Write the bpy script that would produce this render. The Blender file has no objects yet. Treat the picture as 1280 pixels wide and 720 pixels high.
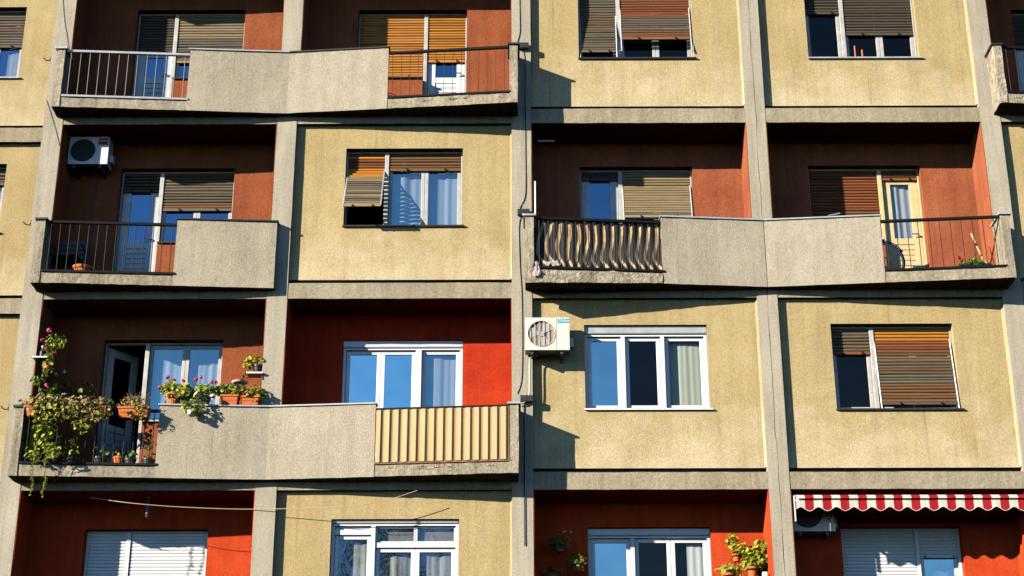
import bpy, bmesh, math, random
from mathutils import Vector, Matrix, noise
random.seed(7)
R = math.radians
scene = bpy.context.scene
COL = scene.collection

# ------------------------------------------------------------------ camera
TH = R(22.347394615187362); F = 2070.14549; ROLL = -9.44272189e-04
CX = -.0365911645; YAW = -.00462217411; D = 21.7972019; CZ = 1.6
cam = bpy.data.cameras.new('camera'); camo = bpy.data.objects.new('camera', cam); COL.objects.link(camo)
cam.sensor_width = 36.0; cam.lens = F / 1280 * 36.0; cam.clip_start = .1; cam.clip_end = 2000
camo.matrix_world = (Matrix.Translation((CX, -D, CZ)) @ Matrix.Rotation(-YAW, 4, 'Z')
                     @ Matrix.Rotation(R(90) + TH, 4, 'X') @ Matrix.Rotation(ROLL, 4, 'Z'))
scene.camera = camo

# ------------------------------------------------------------------ light
SUN_FROM = Vector((-1.58, -1.0, .665)).normalized()
SUN_EL = math.asin(SUN_FROM.z); SUN_AZ = math.atan2(SUN_FROM.x, SUN_FROM.y)
w = bpy.data.worlds.new('World'); scene.world = w; w.use_nodes = True
nt = w.node_tree; bg = nt.nodes['Background']
sky = nt.nodes.new('ShaderNodeTexSky'); sky.sky_type = 'NISHITA'; sky.sun_disc = False
sky.sun_elevation = SUN_EL; sky.sun_rotation = SUN_AZ; sky.air_density = 1.0; sky.dust_density = 0.0; sky.ozone_density = 6.0
nt.links.new(sky.outputs[0], bg.inputs[0]); bg.inputs[1].default_value = .076
sl = bpy.data.lights.new('sun', 'SUN'); sl.energy = 5.0; sl.angle = R(.5); sl.color = (1, .90, .74)
so = bpy.data.objects.new('sun', sl); COL.objects.link(so)
so.rotation_euler = (-SUN_FROM).to_track_quat('-Z', 'Y').to_euler(); so.location = (-30, -20, 30)
vs = scene.view_settings; scene.display_settings.display_device = 'sRGB'
vs.view_transform = 'Standard'; vs.look = 'None'; vs.exposure = 0.95; vs.gamma = 1; vs.use_curve_mapping = False
scene.cycles.max_bounces = 8; scene.cycles.diffuse_bounces = 0; scene.cycles.transparent_max_bounces = 12
scene.cycles.use_denoising = True

# ------------------------------------------------------------------ measuring: a photo point on the plane y = Y
def at(px, py, Y):
    u, v = px - 640, py - 360
    c, s = math.cos(-ROLL), math.sin(-ROLL); u, v = u * c - v * s, u * s + v * c
    ry = F * math.cos(TH) + v * math.sin(TH); rz = F * math.sin(TH) - v * math.cos(TH)
    c, s = math.cos(YAW), math.sin(YAW); dx = u * c + ry * s; dy = -u * s + ry * c
    t = (Y + D) / dy
    return CX + dx * t, CZ + rz * t
def atx(px, py, Y): return at(px, py, Y)[0]
def atz(px, py, Y): return at(px, py, Y)[1]

# ------------------------------------------------------------------ mesh collector
class MB:
    def __init__(s): s.v = []; s.f = []; s.m = []
    def add(s, vs_, fs, M=None, mi=0):
        o = len(s.v)
        s.v += [tuple(M @ Vector(p)) if M is not None else tuple(p) for p in vs_]
        s.f += [tuple(o + i for i in f) for f in fs]; s.m += [mi] * len(fs); return s
    def box(s, x0, x1, y0, y1, z0, z1, M=None, mi=0):
        v = [(x0,y0,z0),(x1,y0,z0),(x1,y1,z0),(x0,y1,z0),(x0,y0,z1),(x1,y0,z1),(x1,y1,z1),(x0,y1,z1)]
        return s.add(v, [(3,2,1,0),(4,5,6,7),(0,1,5,4),(1,2,6,5),(2,3,7,6),(3,0,4,7)], M, mi)
    def prism(s, pts, z0, z1, mi=0):          # plan polygon, counter-clockwise
        n = len(pts); v = [(x, y, z0) for x, y in pts] + [(x, y, z1) for x, y in pts]
        f = [tuple(range(n-1, -1, -1)), tuple(range(n, 2*n))] + [(i, (i+1) % n, n+(i+1) % n, n+i) for i in range(n)]
        return s.add(v, f, None, mi)
    def tube(s, pts, r, n=6, mi=0):
        pts = [Vector(p) for p in pts]; vs_ = []; fs = []
        for i, p in enumerate(pts):
            d = (pts[min(i+1, len(pts)-1)] - pts[max(i-1, 0)]).normalized()
            a = Vector((0,0,1)) if abs(d.z) < .9 else Vector((1,0,0))
            u = d.cross(a).normalized(); w_ = d.cross(u)
            rr = r[i] if isinstance(r, (list, tuple)) else r
            vs_ += [p + (u*math.cos(2*math.pi*k/n) + w_*math.sin(2*math.pi*k/n))*rr for k in range(n)]
        for i in range(len(pts)-1):
            fs += [(i*n+k, i*n+(k+1) % n, (i+1)*n+(k+1) % n, (i+1)*n+k) for k in range(n)]
        fs += [tuple(range(n-1, -1, -1)), tuple(range((len(pts)-1)*n, len(pts)*n))]
        return s.add(vs_, fs, None, mi)
    def lathe(s, prof, n=16, M=None, mi=0, cap=True):
        v = [(r*math.cos(2*math.pi*k/n), r*math.sin(2*math.pi*k/n), z) for r, z in prof for k in range(n)]
        f = [(i*n+k, i*n+(k+1) % n, (i+1)*n+(k+1) % n, (i+1)*n+k) for i in range(len(prof)-1) for k in range(n)]
        if cap: f += [tuple(range(n-1, -1, -1)), tuple(range((len(prof)-1)*n, len(prof)*n))]
        return s.add(v, f, M, mi)
    def mesh(s, name, mats, smooth=False):
        me = bpy.data.meshes.new(name); me.from_pydata(s.v, [], s.f)
        for m in (mats if isinstance(mats, (list, tuple)) else [mats]): me.materials.append(m)
        me.polygons.foreach_set('material_index', s.m)
        if smooth: me.polygons.foreach_set('use_smooth', [True]*len(me.polygons))
        me.update(); return me
    def build(s, name, mats, parent=None, smooth=False, bevel=0, kind=None, loc=None, rough=0, cell=.12):
        me = s.mesh(name, mats, smooth)
        bm = bmesh.new(); bm.from_mesh(me)
        if rough:
            for _ in range(8):
                es = [e for e in bm.edges if e.calc_length() > cell]
                if not es: break
                bmesh.ops.subdivide_edges(bm, edges=es, cuts=1)
                bmesh.ops.triangulate(bm, faces=[f for f in bm.faces if len(f.verts) > 4])
            for v in bm.verts:
                v.co += noise.noise_vector(v.co*6.3)*rough + noise.noise_vector(v.co*17)*rough*.6
        bmesh.ops.recalc_face_normals(bm, faces=bm.faces)
        bm.to_mesh(me); bm.free()
        o = bpy.data.objects.new(name, me); COL.objects.link(o)
        if parent: o.parent = parent
        if loc: o.location = loc
        if bevel:
            b = o.modifiers.new('bevel', 'BEVEL'); b.width = bevel; b.segments = 2; b.limit_method = 'ANGLE'
        if kind: o['kind'] = kind
        return o

def tag(o, label=None, cat=None, group=None, kind=None):
    if label: o['label'] = label
    if cat: o['category'] = cat
    if group: o['group'] = group
    if kind: o['kind'] = kind
    return o
def empty(name, loc, label, cat, group=None, parent=None):
    o = bpy.data.objects.new(name, None); COL.objects.link(o); o.location = loc; o.empty_display_size = .1
    if parent: o.parent = parent
    return tag(o, label, cat, group)
def inst(name, me, parent, loc, rot=None, mat=None):
    o = bpy.data.objects.new(name, me); COL.objects.link(o); o.parent = parent; o.location = loc
    if rot: o.rotation_euler = rot
    if mat is not None:
        o.material_slots[0].link = 'OBJECT'; o.material_slots[0].material = mat
    return o

# ------------------------------------------------------------------ materials
def srgb(r, g, b):
    f = lambda c: (c/255/12.92 if c/255 <= .04045 else ((c/255+.055)/1.055)**2.4)
    return (f(r), f(g), f(b), 1)
def newmat(name):
    m = bpy.data.materials.new(name); m.use_nodes = True
    return m, m.node_tree.nodes, m.node_tree.links, m.node_tree.nodes['Principled BSDF']
def nnode(N, L, vec, scale, detail=5, rough=.6):
    n = N.new('ShaderNodeTexNoise'); n.inputs['Scale'].default_value = scale; n.inputs['Detail'].default_value = detail
    n.inputs['Roughness'].default_value = rough; L.new(vec, n.inputs['Vector']); return n.outputs['Fac']
def ramp(N, L, fac, stops):
    r = N.new('ShaderNodeValToRGB'); L.new(fac, r.inputs[0]); e = r.color_ramp.elements
    while len(e) < len(stops): e.new(.5)
    for i, (p, c) in enumerate(stops): e[i].position = p; e[i].color = c if len(c) == 4 else (*c, 1)
    return r.outputs[0]
def g(v): return (v, v, v, 1)
def mul(N, L, a, b, f=1.0):
    m = N.new('ShaderNodeMix'); m.data_type = 'RGBA'; m.blend_type = 'MULTIPLY'; m.inputs[0].default_value = f
    L.new(a, m.inputs[6]); L.new(b, m.inputs[7]); return m.outputs[2]
def plaster(name, c1, c2, grain=75, bump=.006, streak=.75, fine=.72, rough=.95, patch=None, blot=1.3, washed=None):
    m, N, L, P = newmat(name)
    pos = N.new('ShaderNodeNewGeometry').outputs['Position']
    col = ramp(N, L, nnode(N, L, pos, blot, 6, .62), [(.3, c1), (.7, c2)])
    if patch:      # worn areas with another colour
        mk = ramp(N, L, nnode(N, L, pos, 3.1, 8, .7), [(.52, g(0)), (.72, g(1))])
        mx = N.new('ShaderNodeMix'); mx.data_type = 'RGBA'; L.new(mk, mx.inputs[0]); L.new(col, mx.inputs[6]); mx.inputs[7].default_value = patch; col = mx.outputs[2]
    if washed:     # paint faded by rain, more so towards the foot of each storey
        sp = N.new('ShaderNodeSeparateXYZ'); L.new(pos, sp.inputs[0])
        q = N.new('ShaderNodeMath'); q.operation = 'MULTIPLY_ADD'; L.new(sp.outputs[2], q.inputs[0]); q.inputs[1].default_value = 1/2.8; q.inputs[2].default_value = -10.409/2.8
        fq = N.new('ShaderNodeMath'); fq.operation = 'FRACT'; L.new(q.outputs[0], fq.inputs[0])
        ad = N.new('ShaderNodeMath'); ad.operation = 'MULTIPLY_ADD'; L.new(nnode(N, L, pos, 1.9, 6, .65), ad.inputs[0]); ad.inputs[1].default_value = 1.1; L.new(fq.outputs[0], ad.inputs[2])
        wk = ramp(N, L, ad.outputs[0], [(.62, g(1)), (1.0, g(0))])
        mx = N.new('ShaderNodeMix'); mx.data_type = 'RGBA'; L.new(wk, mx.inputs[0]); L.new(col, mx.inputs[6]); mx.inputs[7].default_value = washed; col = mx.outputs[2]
    mp = N.new('ShaderNodeMapping'); mp.inputs['Scale'].default_value = (7, 7, .5); L.new(pos, mp.inputs[0])
    col = mul(N, L, col, ramp(N, L, nnode(N, L, mp.outputs[0], 1, 5, .65), [(.35, g(streak)), (.6, g(1))]))
    mp2 = N.new('ShaderNodeMapping'); mp2.inputs['Scale'].default_value = (15, 15, .45); L.new(pos, mp2.inputs[0])      # narrow drip marks
    col = mul(N, L, col, ramp(N, L, nnode(N, L, mp2.outputs[0], 1, 4, .6), [(.60, g(1)), (.74, g(.74))]))
    col = mul(N, L, col, ramp(N, L, nnode(N, L, pos, grain*.55, 3, .7), [(.32, g(fine)), (.62, g(1.0))]))
    L.new(col, P.inputs['Base Color']); P.inputs['Roughness'].default_value = rough; P.inputs['Specular IOR Level'].default_value = .15
    b = N.new('ShaderNodeBump'); b.inputs['Strength'].default_value = .9; b.inputs['Distance'].default_value = bump
    L.new(nnode(N, L, pos, grain, 3, .75), b.inputs['Height']); L.new(b.outputs[0], P.inputs['Normal'])
    return m
def plain(name, c, rough=.5, metal=0, var=.8, scale=9, spec=.5, bump=0, c2=None, wear=None):
    m, N, L, P = newmat(name); pos = N.new('ShaderNodeNewGeometry').outputs['Position']
    a = N.new('ShaderNodeRGB'); a.outputs[0].default_value = c; col = a.outputs[0]
    if c2: col = ramp(N, L, nnode(N, L, pos, scale*.7, 5), [(.35, c), (.65, c2)])
    col = mul(N, L, col, ramp(N, L, nnode(N, L, pos, scale, 6, .7), [(.3, g(var)), (.65, g(1))]))
    if wear:
        mk = ramp(N, L, nnode(N, L, pos, 26, 6, .75), [(.57, g(0)), (.63, g(1))])
        mx = N.new('ShaderNodeMix'); mx.data_type = 'RGBA'; L.new(mk, mx.inputs[0]); L.new(col, mx.inputs[6]); mx.inputs[7].default_value = wear; col = mx.outputs[2]
    L.new(col, P.inputs['Base Color']); P.inputs['Roughness'].default_value = rough; P.inputs['Metallic'].default_value = metal
    P.inputs['Specular IOR Level'].default_value = spec
    if bump:
        b = N.new('ShaderNodeBump'); b.inputs['Distance'].default_value = bump; L.new(nnode(N, L, pos, 60, 4), b.inputs['Height']); L.new(b.outputs[0], P.inputs['Normal'])
    return m
def wood(name, c1, c2, dark=.72):
    m, N, L, P = newmat(name); pos = N.new('ShaderNodeNewGeometry').outputs['Position']
    rnd = N.new('ShaderNodeObjectInfo').outputs['Random']
    mp = N.new('ShaderNodeMapping'); mp.inputs['Scale'].default_value = (3, 30, 90); L.new(pos, mp.inputs[0])
    col = ramp(N, L, nnode(N, L, mp.outputs[0], 1, 5, .65), [(.3, c1), (.7, c2)])
    col = mul(N, L, col, ramp(N, L, rnd, [(0, g(dark)), (.45, g(.9)), (1, g(1.0))]))
    L.new(col, P.inputs['Base Color']); P.inputs['Roughness'].default_value = .6; P.inputs['Specular IOR Level'].default_value = .25
    return m
def glass(name, refl, tint, trans=(.93, .95, .95, 1), wob=.0):
    m, N, L, P = newmat(name); N.remove(P)
    gl = N.new('ShaderNodeBsdfGlossy'); gl.inputs['Color'].default_value = tint; gl.inputs['Roughness'].default_value = .0
    tr = N.new('ShaderNodeBsdfTransparent'); tr.inputs['Color'].default_value = trans
    lw = N.new('ShaderNodeLayerWeight'); lw.inputs[0].default_value = .35
    ma = N.new('ShaderNodeMath'); ma.operation = 'MULTIPLY_ADD'; L.new(lw.outputs['Fresnel'], ma.inputs[0]); ma.inputs[1].default_value = .12; ma.inputs[2].default_value = refl
    pos = N.new('ShaderNodeNewGeometry').outputs['Position']
    b = N.new('ShaderNodeBump'); b.inputs['Distance'].default_value = wob; b.inputs['Strength'].default_value = 1; L.new(nnode(N, L, pos, 1.6, 1), b.inputs['Height']); L.new(b.outputs[0], gl.inputs['Normal'])
    bf = N.new('ShaderNodeMath'); bf.operation = 'MULTIPLY'; iv = N.new('ShaderNodeMath'); iv.operation = 'SUBTRACT'; iv.inputs[0].default_value = 1; L.new(N.new('ShaderNodeNewGeometry').outputs['Backfacing'], iv.inputs[1]); L.new(ma.outputs[0], bf.inputs[0]); L.new(iv.outputs[0], bf.inputs[1])
    mx = N.new('ShaderNodeMixShader'); L.new(bf.outputs[0], mx.inputs[0]); L.new(tr.outputs[0], mx.inputs[1]); L.new(gl.outputs[0], mx.inputs[2])
    L.new(mx.outputs[0], N['Material Output'].inputs[0]); return m
def cloth(name, c, c2, trans=.35):
    m, N, L, P = newmat(name); N.remove(P); pos = N.new('ShaderNodeNewGeometry').outputs['Position']
    mp = N.new('ShaderNodeMapping'); mp.inputs['Scale'].default_value = (22, 22, .7); L.new(pos, mp.inputs[0])
    col = ramp(N, L, nnode(N, L, mp.outputs[0], 1, 3), [(.3, c), (.7, c2)])
    d = N.new('ShaderNodeBsdfDiffuse'); t = N.new('ShaderNodeBsdfTranslucent'); L.new(col, d.inputs[0]); L.new(col, t.inputs[0])
    mx = N.new('ShaderNodeMixShader'); mx.inputs[0].default_value = trans; L.new(d.outputs[0], mx.inputs[1]); L.new(t.outputs[0], mx.inputs[2])
    L.new(mx.outputs[0], N['Material Output'].inputs[0]); return m
def leafmat(name, c, c2):
    m, N, L, P = newmat(name); N.remove(P); pos = N.new('ShaderNodeNewGeometry').outputs['Position']
    col = ramp(N, L, nnode(N, L, pos, 14, 3), [(.3, c), (.7, c2)])
    d = N.new('ShaderNodeBsdfPrincipled'); t = N.new('ShaderNodeBsdfTranslucent'); L.new(col, d.inputs[0]); L.new(col, t.inputs[0]); d.inputs['Roughness'].default_value = .5; d.inputs['Specular IOR Level'].default_value = .3
    mx = N.new('ShaderNodeMixShader'); mx.inputs[0].default_value = .3; L.new(d.outputs[0], mx.inputs[1]); L.new(t.outputs[0], mx.inputs[2])
    L.new(mx.outputs[0], N['Material Output'].inputs[0]); return m

M = {}
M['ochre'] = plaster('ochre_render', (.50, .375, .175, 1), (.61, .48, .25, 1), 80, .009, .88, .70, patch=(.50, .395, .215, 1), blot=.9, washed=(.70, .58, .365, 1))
M['grey'] = plaster('grey_roughcast', (.46, .40, .30, 1), (.57, .505, .39, 1), 72, .012, .88, .70, blot=.8)
M['column'] = plaster('column_concrete', (.44, .39, .30, 1), (.54, .49, .39, 1), 60, .006, .78, .76)
M['beam'] = plaster('beam_concrete', (.38, .32, .22, 1), (.48, .42, .30, 1), 55, .007, .78, .68)
M['slab'] = plaster('balcony_concrete', (.42, .36, .26, 1), (.54, .47, .35, 1), 45, .012, .62, .6, patch=(.60, .52, .38, 1))
M['broken'] = plaster('broken_concrete', (.50, .42, .30, 1), (.68, .60, .46, 1), 24, .03, .7, .45, patch=(.30, .24, .17, 1), blot=5)
M['rust_red'] = plaster('rust_red_render', (.31, .083, .033, 1), (.40, .118, .05, 1), 75, .007, .8, .7, blot=2)
M['salmon'] = plaster('salmon_red_render', (.36, .098, .044, 1), (.47, .145, .068, 1), 75, .007, .78, .7, blot=2)
M['scarlet'] = plaster('scarlet_render', (.50, .034, .010, 1), (.66, .060, .017, 1), 75, .006, .84, .76, blot=2)
M['vermilion'] = plaster('vermilion_render', (.56, .052, .014, 1), (.70, .085, .022, 1), 75, .006, .84, .76, blot=2)
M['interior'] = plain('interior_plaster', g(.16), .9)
M['oldwhite'] = plain('old_white_paint', (.55, .55, .53, 1), .5, var=.7, scale=7, wear=(.35, .30, .22, 1))
M['pvc'] = plain('white_pvc', (.80, .80, .82, 1), .35, var=.9, scale=4)
M['cream'] = plain('cream_paint', (.72, .58, .30, 1), .5, var=.8, scale=7)
M['doorblue'] = plain('pale_blue_door_paint', (.60, .66, .72, 1), .5, var=.75, scale=7)
M['black'] = plain('black_metal', (.010, .010, .011, 1), .55, var=.6, spec=.2)
M['steel'] = plain('grey_painted_steel', (.07, .08, .095, 1), .45, var=.75, scale=12)
M['zinc'] = plain('zinc_sheet', (.50, .53, .56, 1), .5, metal=.2, var=.7, scale=5)
M['rusty'] = plain('rusty_steel', (.20, .08, .035, 1), .8, var=.5, scale=15, c2=(.33, .17, .09, 1))
M['darksheet'] = plain('dark_flashing', (.03, .03, .032, 1), .55, var=.6)
M['w_orange'] = wood('varnished_orange_slat', (.46, .16, .022, 1), (.66, .28, .05, 1))
M['w_brown'] = wood('brown_slat', (.15, .072, .032, 1), (.25, .125, .058, 1))
M['w_red'] = wood('red_brown_slat', (.19, .058, .022, 1), (.31, .105, .04, 1))
M['w_grey'] = wood('weathered_slat', (.105, .086, .06, 1), (.20, .165, .118, 1))
M['w_tan'] = wood('tan_slat', (.25, .185, .095, 1), (.38, .295, .165, 1))
M['w_dark'] = wood('dark_weathered_slat', (.07, .055, .04, 1), (.12, .097, .07, 1))
M['glass'] = glass('coated_glass', .45, (.42, .72, 1, 1), wob=.012)
M['glass_bright'] = glass('bright_sky_glass', .95, (.66, 1, 1, 1), wob=.012)
M['glass_mid'] = glass('curtained_glass', .40, (.66, .97, 1, 1), (.90, .95, 1, 1), wob=.012)
M['glass_blue'] = glass('mirroring_glass', .72, (.70, 1, 1, 1), (.95, .97, 1, 1), wob=.012)
M['glass_sheer'] = glass('light_glass', .22, (.70, .85, 1, 1), wob=.012)
M['glass_clear'] = glass('clear_glass', .05, (1, .9, .8, 1), wob=.012)
M['curtain'] = cloth('white_net_curtain', (.74, .76, .78, 1), (.88, .89, .89, 1), .25)
M['curtain_green'] = cloth('pale_green_curtain', (.62, .64, .50, 1), (.80, .82, .70, 1))
M['curtain_grey'] = cloth('grey_striped_curtain', (.22, .22, .20, 1), (.80, .80, .76, 1))
M['frost'] = cloth('beige_fabric_blind', (.36, .33, .27, 1), (.45, .42, .35, 1))
M['aircon'] = plain('cream_white_casing', (.74, .70, .62, 1), .4, var=.88, scale=6)
M['acwhite'] = plain('white_casing', (.78, .78, .79, 1), .4, var=.88, scale=6)
M['fanback'] = plain('fan_housing_grey', (.34, .285, .22, 1), .8)  # the fan housing's own grey-brown
M['fandark'] = plain('dark_fan_grille', (.03, .035, .045, 1), .6)
M['cyan'] = plain('cyan_sticker', (.02, .42, .66, 1), .4, var=.97)
M['paperwhite'] = plain('white_print', (.85, .85, .85, 1), .4, var=.98)
M['maroon'] = plain('dark_red_sticker', (.30, .015, .03, 1), .4, var=.95)
M['terracotta'] = plain('terracotta', (.66, .16, .035, 1), .8, var=.7, scale=14)
M['terradark'] = plain('brown_clay', (.33, .09, .04, 1), .8, var=.6, scale=14)
M['potblack'] = plain('black_plastic_pot', (.02, .02, .02, 1), .5)
M['leaf'] = leafmat('geranium_leaf', (.06, .15, .025, 1), (.13, .24, .04, 1))
M['leaf_y'] = leafmat('yellow_green_leaf', (.34, .36, .04, 1), (.50, .47, .06, 1))
M['leaf_b'] = leafmat('bright_green_leaf', (.30, .44, .04, 1), (.62, .60, .05, 1))
M['leaf_dry'] = leafmat('dry_leaf', (.40, .25, .09, 1), (.58, .41, .17, 1))
M['leaf_d'] = leafmat('dark_leaf', (.035, .07, .02, 1), (.06, .11, .03, 1))
M['fl_red'] = plain('red_petals', (.62, .015, .02, 1), .6, var=.8)
M['fl_pink'] = plain('pink_petals', (.72, .04, .14, 1), .6, var=.8)
M['fl_orange'] = plain('orange_petals', (.70, .14, .02, 1), .6, var=.8)
M['fl_white'] = plain('white_petals', (.82, .82, .78, 1), .6, var=.9)
M['fl_lilac'] = plain('lilac_petals', (.40, .34, .40, 1), .6, var=.8)
M['awn_red'] = cloth('red_awning_cloth', (.34, .016, .022, 1), (.46, .03, .036, 1), .2)
M['awn_white'] = cloth('white_awning_cloth', (.62, .58, .50, 1), (.78, .74, .66, 1), .2)
M['sheet_cream'] = cloth('cream_corrugated_plastic', (.80, .69, .36, 1), (.90, .81, .50, 1), .45)
M['sheet_shade'] = cloth('shade_brown_corrugated_plastic', (.50, .33, .16, 1), (.66, .48, .25, 1), .4)  # shade brown painted onto the slopes and valleys of the cream sheet
M['rag'] = cloth('pale_pink_rag', (.50, .40, .40, 1), (.66, .57, .57, 1), .2)
M['bikeblue'] = plain('blue_bike_paint', (.03, .06, .22, 1), .3)
M['rubber'] = plain('tyre_rubber', (.02, .02, .02, 1), .8)
M['chrome'] = plain('chromed_steel', (.6, .62, .65, 1), .3, metal=.8)
M['darkplastic'] = plain('dark_plastic', (.035, .037, .045, 1), .45)
M['stick'] = plain('pale_wood_handle', (.60, .46, .30, 1), .6)
M['orangewax'] = plain('orange_plastic', (.80, .17, .02, 1), .5)
M['asphalt'] = plaster('asphalt', (.045, .045, .046, 1), (.06, .06, .06, 1), 40, .005)
M['paving'] = plaster('concrete_paving', (.20, .19, .17, 1), (.26, .25, .22, 1), 40, .004)
M['earth'] = plaster('ground_earth', (.07, .075, .04, 1), (.10, .10, .055, 1), 8, .01)
M['marking'] = plain('road_paint', (.75, .75, .72, 1), .7, var=.7)
M['bark'] = plain('bark', (.10, .075, .05, 1), .9, var=.6, scale=20)

# stripes printed on the wind-blown balcony cloth
def stripe_cloth():
    m, N, L, P = newmat('striped_canvas'); pos = N.new('ShaderNodeNewGeometry').outputs['Position']
    a = N.new('ShaderNodeAttribute'); a.attribute_name = 'stripe'
    s1 = N.new('ShaderNodeMath'); s1.operation = 'MULTIPLY'; L.new(a.outputs['Fac'], s1.inputs[0]); s1.inputs[1].default_value = 2*math.pi/.126
    s2 = N.new('ShaderNodeMath'); s2.operation = 'SINE'; L.new(s1.outputs[0], s2.inputs[0])
    c = ramp(N, L, s2.outputs[0], [(.0, (.018, .018, .022, 1)), (.40, (.03, .026, .022, 1)), (.58, (.50, .38, .21, 1))])
    c = mul(N, L, c, ramp(N, L, nnode(N, L, pos, 6, 5), [(.3, (.55, .35, .28, 1)), (.6, g(1))]))
    L.new(c, P.inputs['Base Color']); P.inputs['Roughness'].default_value = .8; return m
M['stripe'] = stripe_cloth()

# ------------------------------------------------------------------ ground
def structure(name, mb, mat): return tag(mb.build(name, mat), kind='structure')
structure('ground', MB().box(-900, 900, -900, 900, -.5, -.12), M['earth'])
structure('pavement', MB().box(-120, 120, -8, 3, -.118, .02), M['paving'])
structure('kerb', MB().box(-120, 120, -8.2, -8.003, -.118, .03), M['column'])
structure('road', MB().box(-120, 120, -18, -8.203, -.118, -.10), M['asphalt'])
mk = MB()
for i in range(-18, 18): mk.box(i*6, i*6+3, -13.2, -13.08, -.0965, -.096)
structure('road_markings', mk, M['marking'])
structure('far_pavement', MB().box(-120, 120, -26, -18.003, -.118, .02), M['paving'])

# ------------------------------------------------------------------ the apartment building
B = empty('apartment_building', (0, 0, 0), 'ochre and grey concrete-framed apartment block with red loggias and angled balconies', 'apartment building')
PITCH = 3.48; HW = .144
def CXc(k): return (k-2)*PITCH + .003
BZ = [10.409 + 2.8*(2-k) for k in range(7)]       # underside of the beam below storey k (0..)
YP, YL, YBM = .085, .67, .008                      # panel face, loggia back wall, beam face

def wall(name, x0, x1, z0, z1, y0, y1, holes, mat, parent=B, rough=0):
    xs = sorted({x0, x1, *[max(x0, min(x1, h[i])) for h in holes for i in (0, 1)]})
    zs = sorted({z0, z1, *[max(z0, min(z1, h[i])) for h in holes for i in (2, 3)]})
    def solid(i, j):
        if not (0 <= i < len(xs)-1 and 0 <= j < len(zs)-1): return False
        cx, cz = (xs[i]+xs[i+1])/2, (zs[j]+zs[j+1])/2
        return not any(h[0] < cx < h[1] and h[2] < cz < h[3] for h in holes)
    mb = MB()
    for i in range(len(xs)-1):
        for j in range(len(zs)-1):
            if not solid(i, j): continue
            a, b, c, d = xs[i], xs[i+1], zs[j], zs[j+1]
            mb.add([(a,y0,c),(b,y0,c),(b,y0,d),(a,y0,d)], [(0,1,2,3)]); mb.add([(a,y1,c),(b,y1,c),(b,y1,d),(a,y1,d)], [(3,2,1,0)])
            if not solid(i-1, j): mb.add([(a,y0,c),(a,y0,d),(a,y1,d),(a,y1,c)], [(0,1,2,3)])
            if not solid(i+1, j): mb.add([(b,y0,c),(b,y1,c),(b,y1,d),(b,y0,d)], [(0,1,2,3)])
            if not solid(i, j-1): mb.add([(a,y0,c),(a,y1,c),(b,y1,c),(b,y0,c)], [(0,1,2,3)])
            if not solid(i, j+1): mb.add([(a,y0,d),(b,y0,d),(b,y1,d),(a,y1,d)], [(0,1,2,3)])
    me = mb.mesh(name, mat); bm = bmesh.new(); bm.from_mesh(me); bmesh.ops.remove_doubles(bm, verts=bm.verts, dist=1e-5)
    bm.to_mesh(me); bm.free(); o = bpy.data.objects.new(name, me); COL.objects.link(o); o.parent = parent
    return o

# columns: a tall one per axis; the one with the movement joint is two halves with a crack between them
ZTOP = BZ[0] + 3.4
for k in range(0, 7):
    x = CXc(k); hw = HW
    if k == 3:
        gap = []
        n = 120
        for side in (-1, 1):
            mb = MB(); vs_ = []; fs = []
            for i in range(n+1):
                z = ZTOP*i/n
                xi = x + .015*noise.noise((0, 0, z*1.7)) + .012*noise.noise((3, 1, z*9)) + side*max(.001, .0035 + .006*noise.noise((5, 2, z*2.3)))
                xo = x + side*hw
                vs_ += [(xi, 0, z), (xo, 0, z), (xo, .95, z), (xi, .95, z)]
            for i in range(n):
                fs += [(i*4+a, i*4+(a+1) % 4, i*4+4+(a+1) % 4, i*4+4+a) for a in range(4)]
            fs += [(0, 1, 2, 3), (n*4, n*4+1, n*4+2, n*4+3)]
            mb.add(vs_, fs); mb.build('column', M['column'], B)
    else:
        MB().box(x-hw, x+hw, 0, .95, 0, ZTOP).build('column', M['column'], B, rough=.004, cell=.35)
# left bay sits further back
SB = .55
def bay_edges(k): return CXc(k) + HW, CXc(k+1) - HW

LOGGIA = {(0,0),(0,2),(0,3),(1,0),(1,1),(1,4),(2,0),(2,2),(2,3),(3,0),(3,1),(3,4),(4,0),(4,2),(4,3)}
LCOL = {(3,1):'scarlet', (4,0):'vermilion', (4,2):'vermilion', (4,3):'vermilion', (2,2):'salmon', (2,3):'salmon'}

WIN = {}       # (storey, bay) -> list of hole rectangles, filled by the window specs
WSPECS = []

def spec(row, bay, **k): WSPECS.append((row, bay, k))

# photo measurements of every window: L,R at height ym; T top; posts; bays left to right
spec(1, -1, face=SB+YP, rev=.11, L=-106, R=28, T=9, ym=55, posts=[-38], frame='oldwhite', glass='glass',
     bays=[dict(b=97.5, bl=58, sl='w_grey', sash=1, cur='curtain'), dict(b=97.5, bl=58, sl='w_grey', sash=2, cur='curtain')], sill='zinc')
spec(2, -1, face=SB+YP, rev=.11, L=-137, R=3, T=205, ym=250, posts=[-66], frame='oldwhite', glass='glass',
     bays=[dict(b=291, bl=230, sl='w_grey', sash=1, cur='curtain'), dict(b=291, bl=230, sl='w_grey', sash=2, cur='curtain')], sill='zinc')
spec(1, 0, face=YL, rev=.11, L=169, R=304.5, T=12.5, ym=50, posts=[219.5], frame='oldwhite', glass='glass', door=0,
     bays=[dict(b=121.5, bl=64, sl='w_dark', pane=(72, 97), leaf='doorblue'), dict(b=98, bl=77, sl='w_tan', sash=2)], sill='darksheet')
spec(1, 1, face=YL, rev=.11, L=447, R=583.5, T=12.5, ym=50, posts=[532.5], frame='oldwhite', glass='glass', door=1,
     bays=[dict(b=97, bl=95.5, sl='w_orange', sash=2), dict(b=121.5, bl=76.5, sl='w_orange', pane=(77, 97), leaf='pvc')], sill='darksheet')
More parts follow.
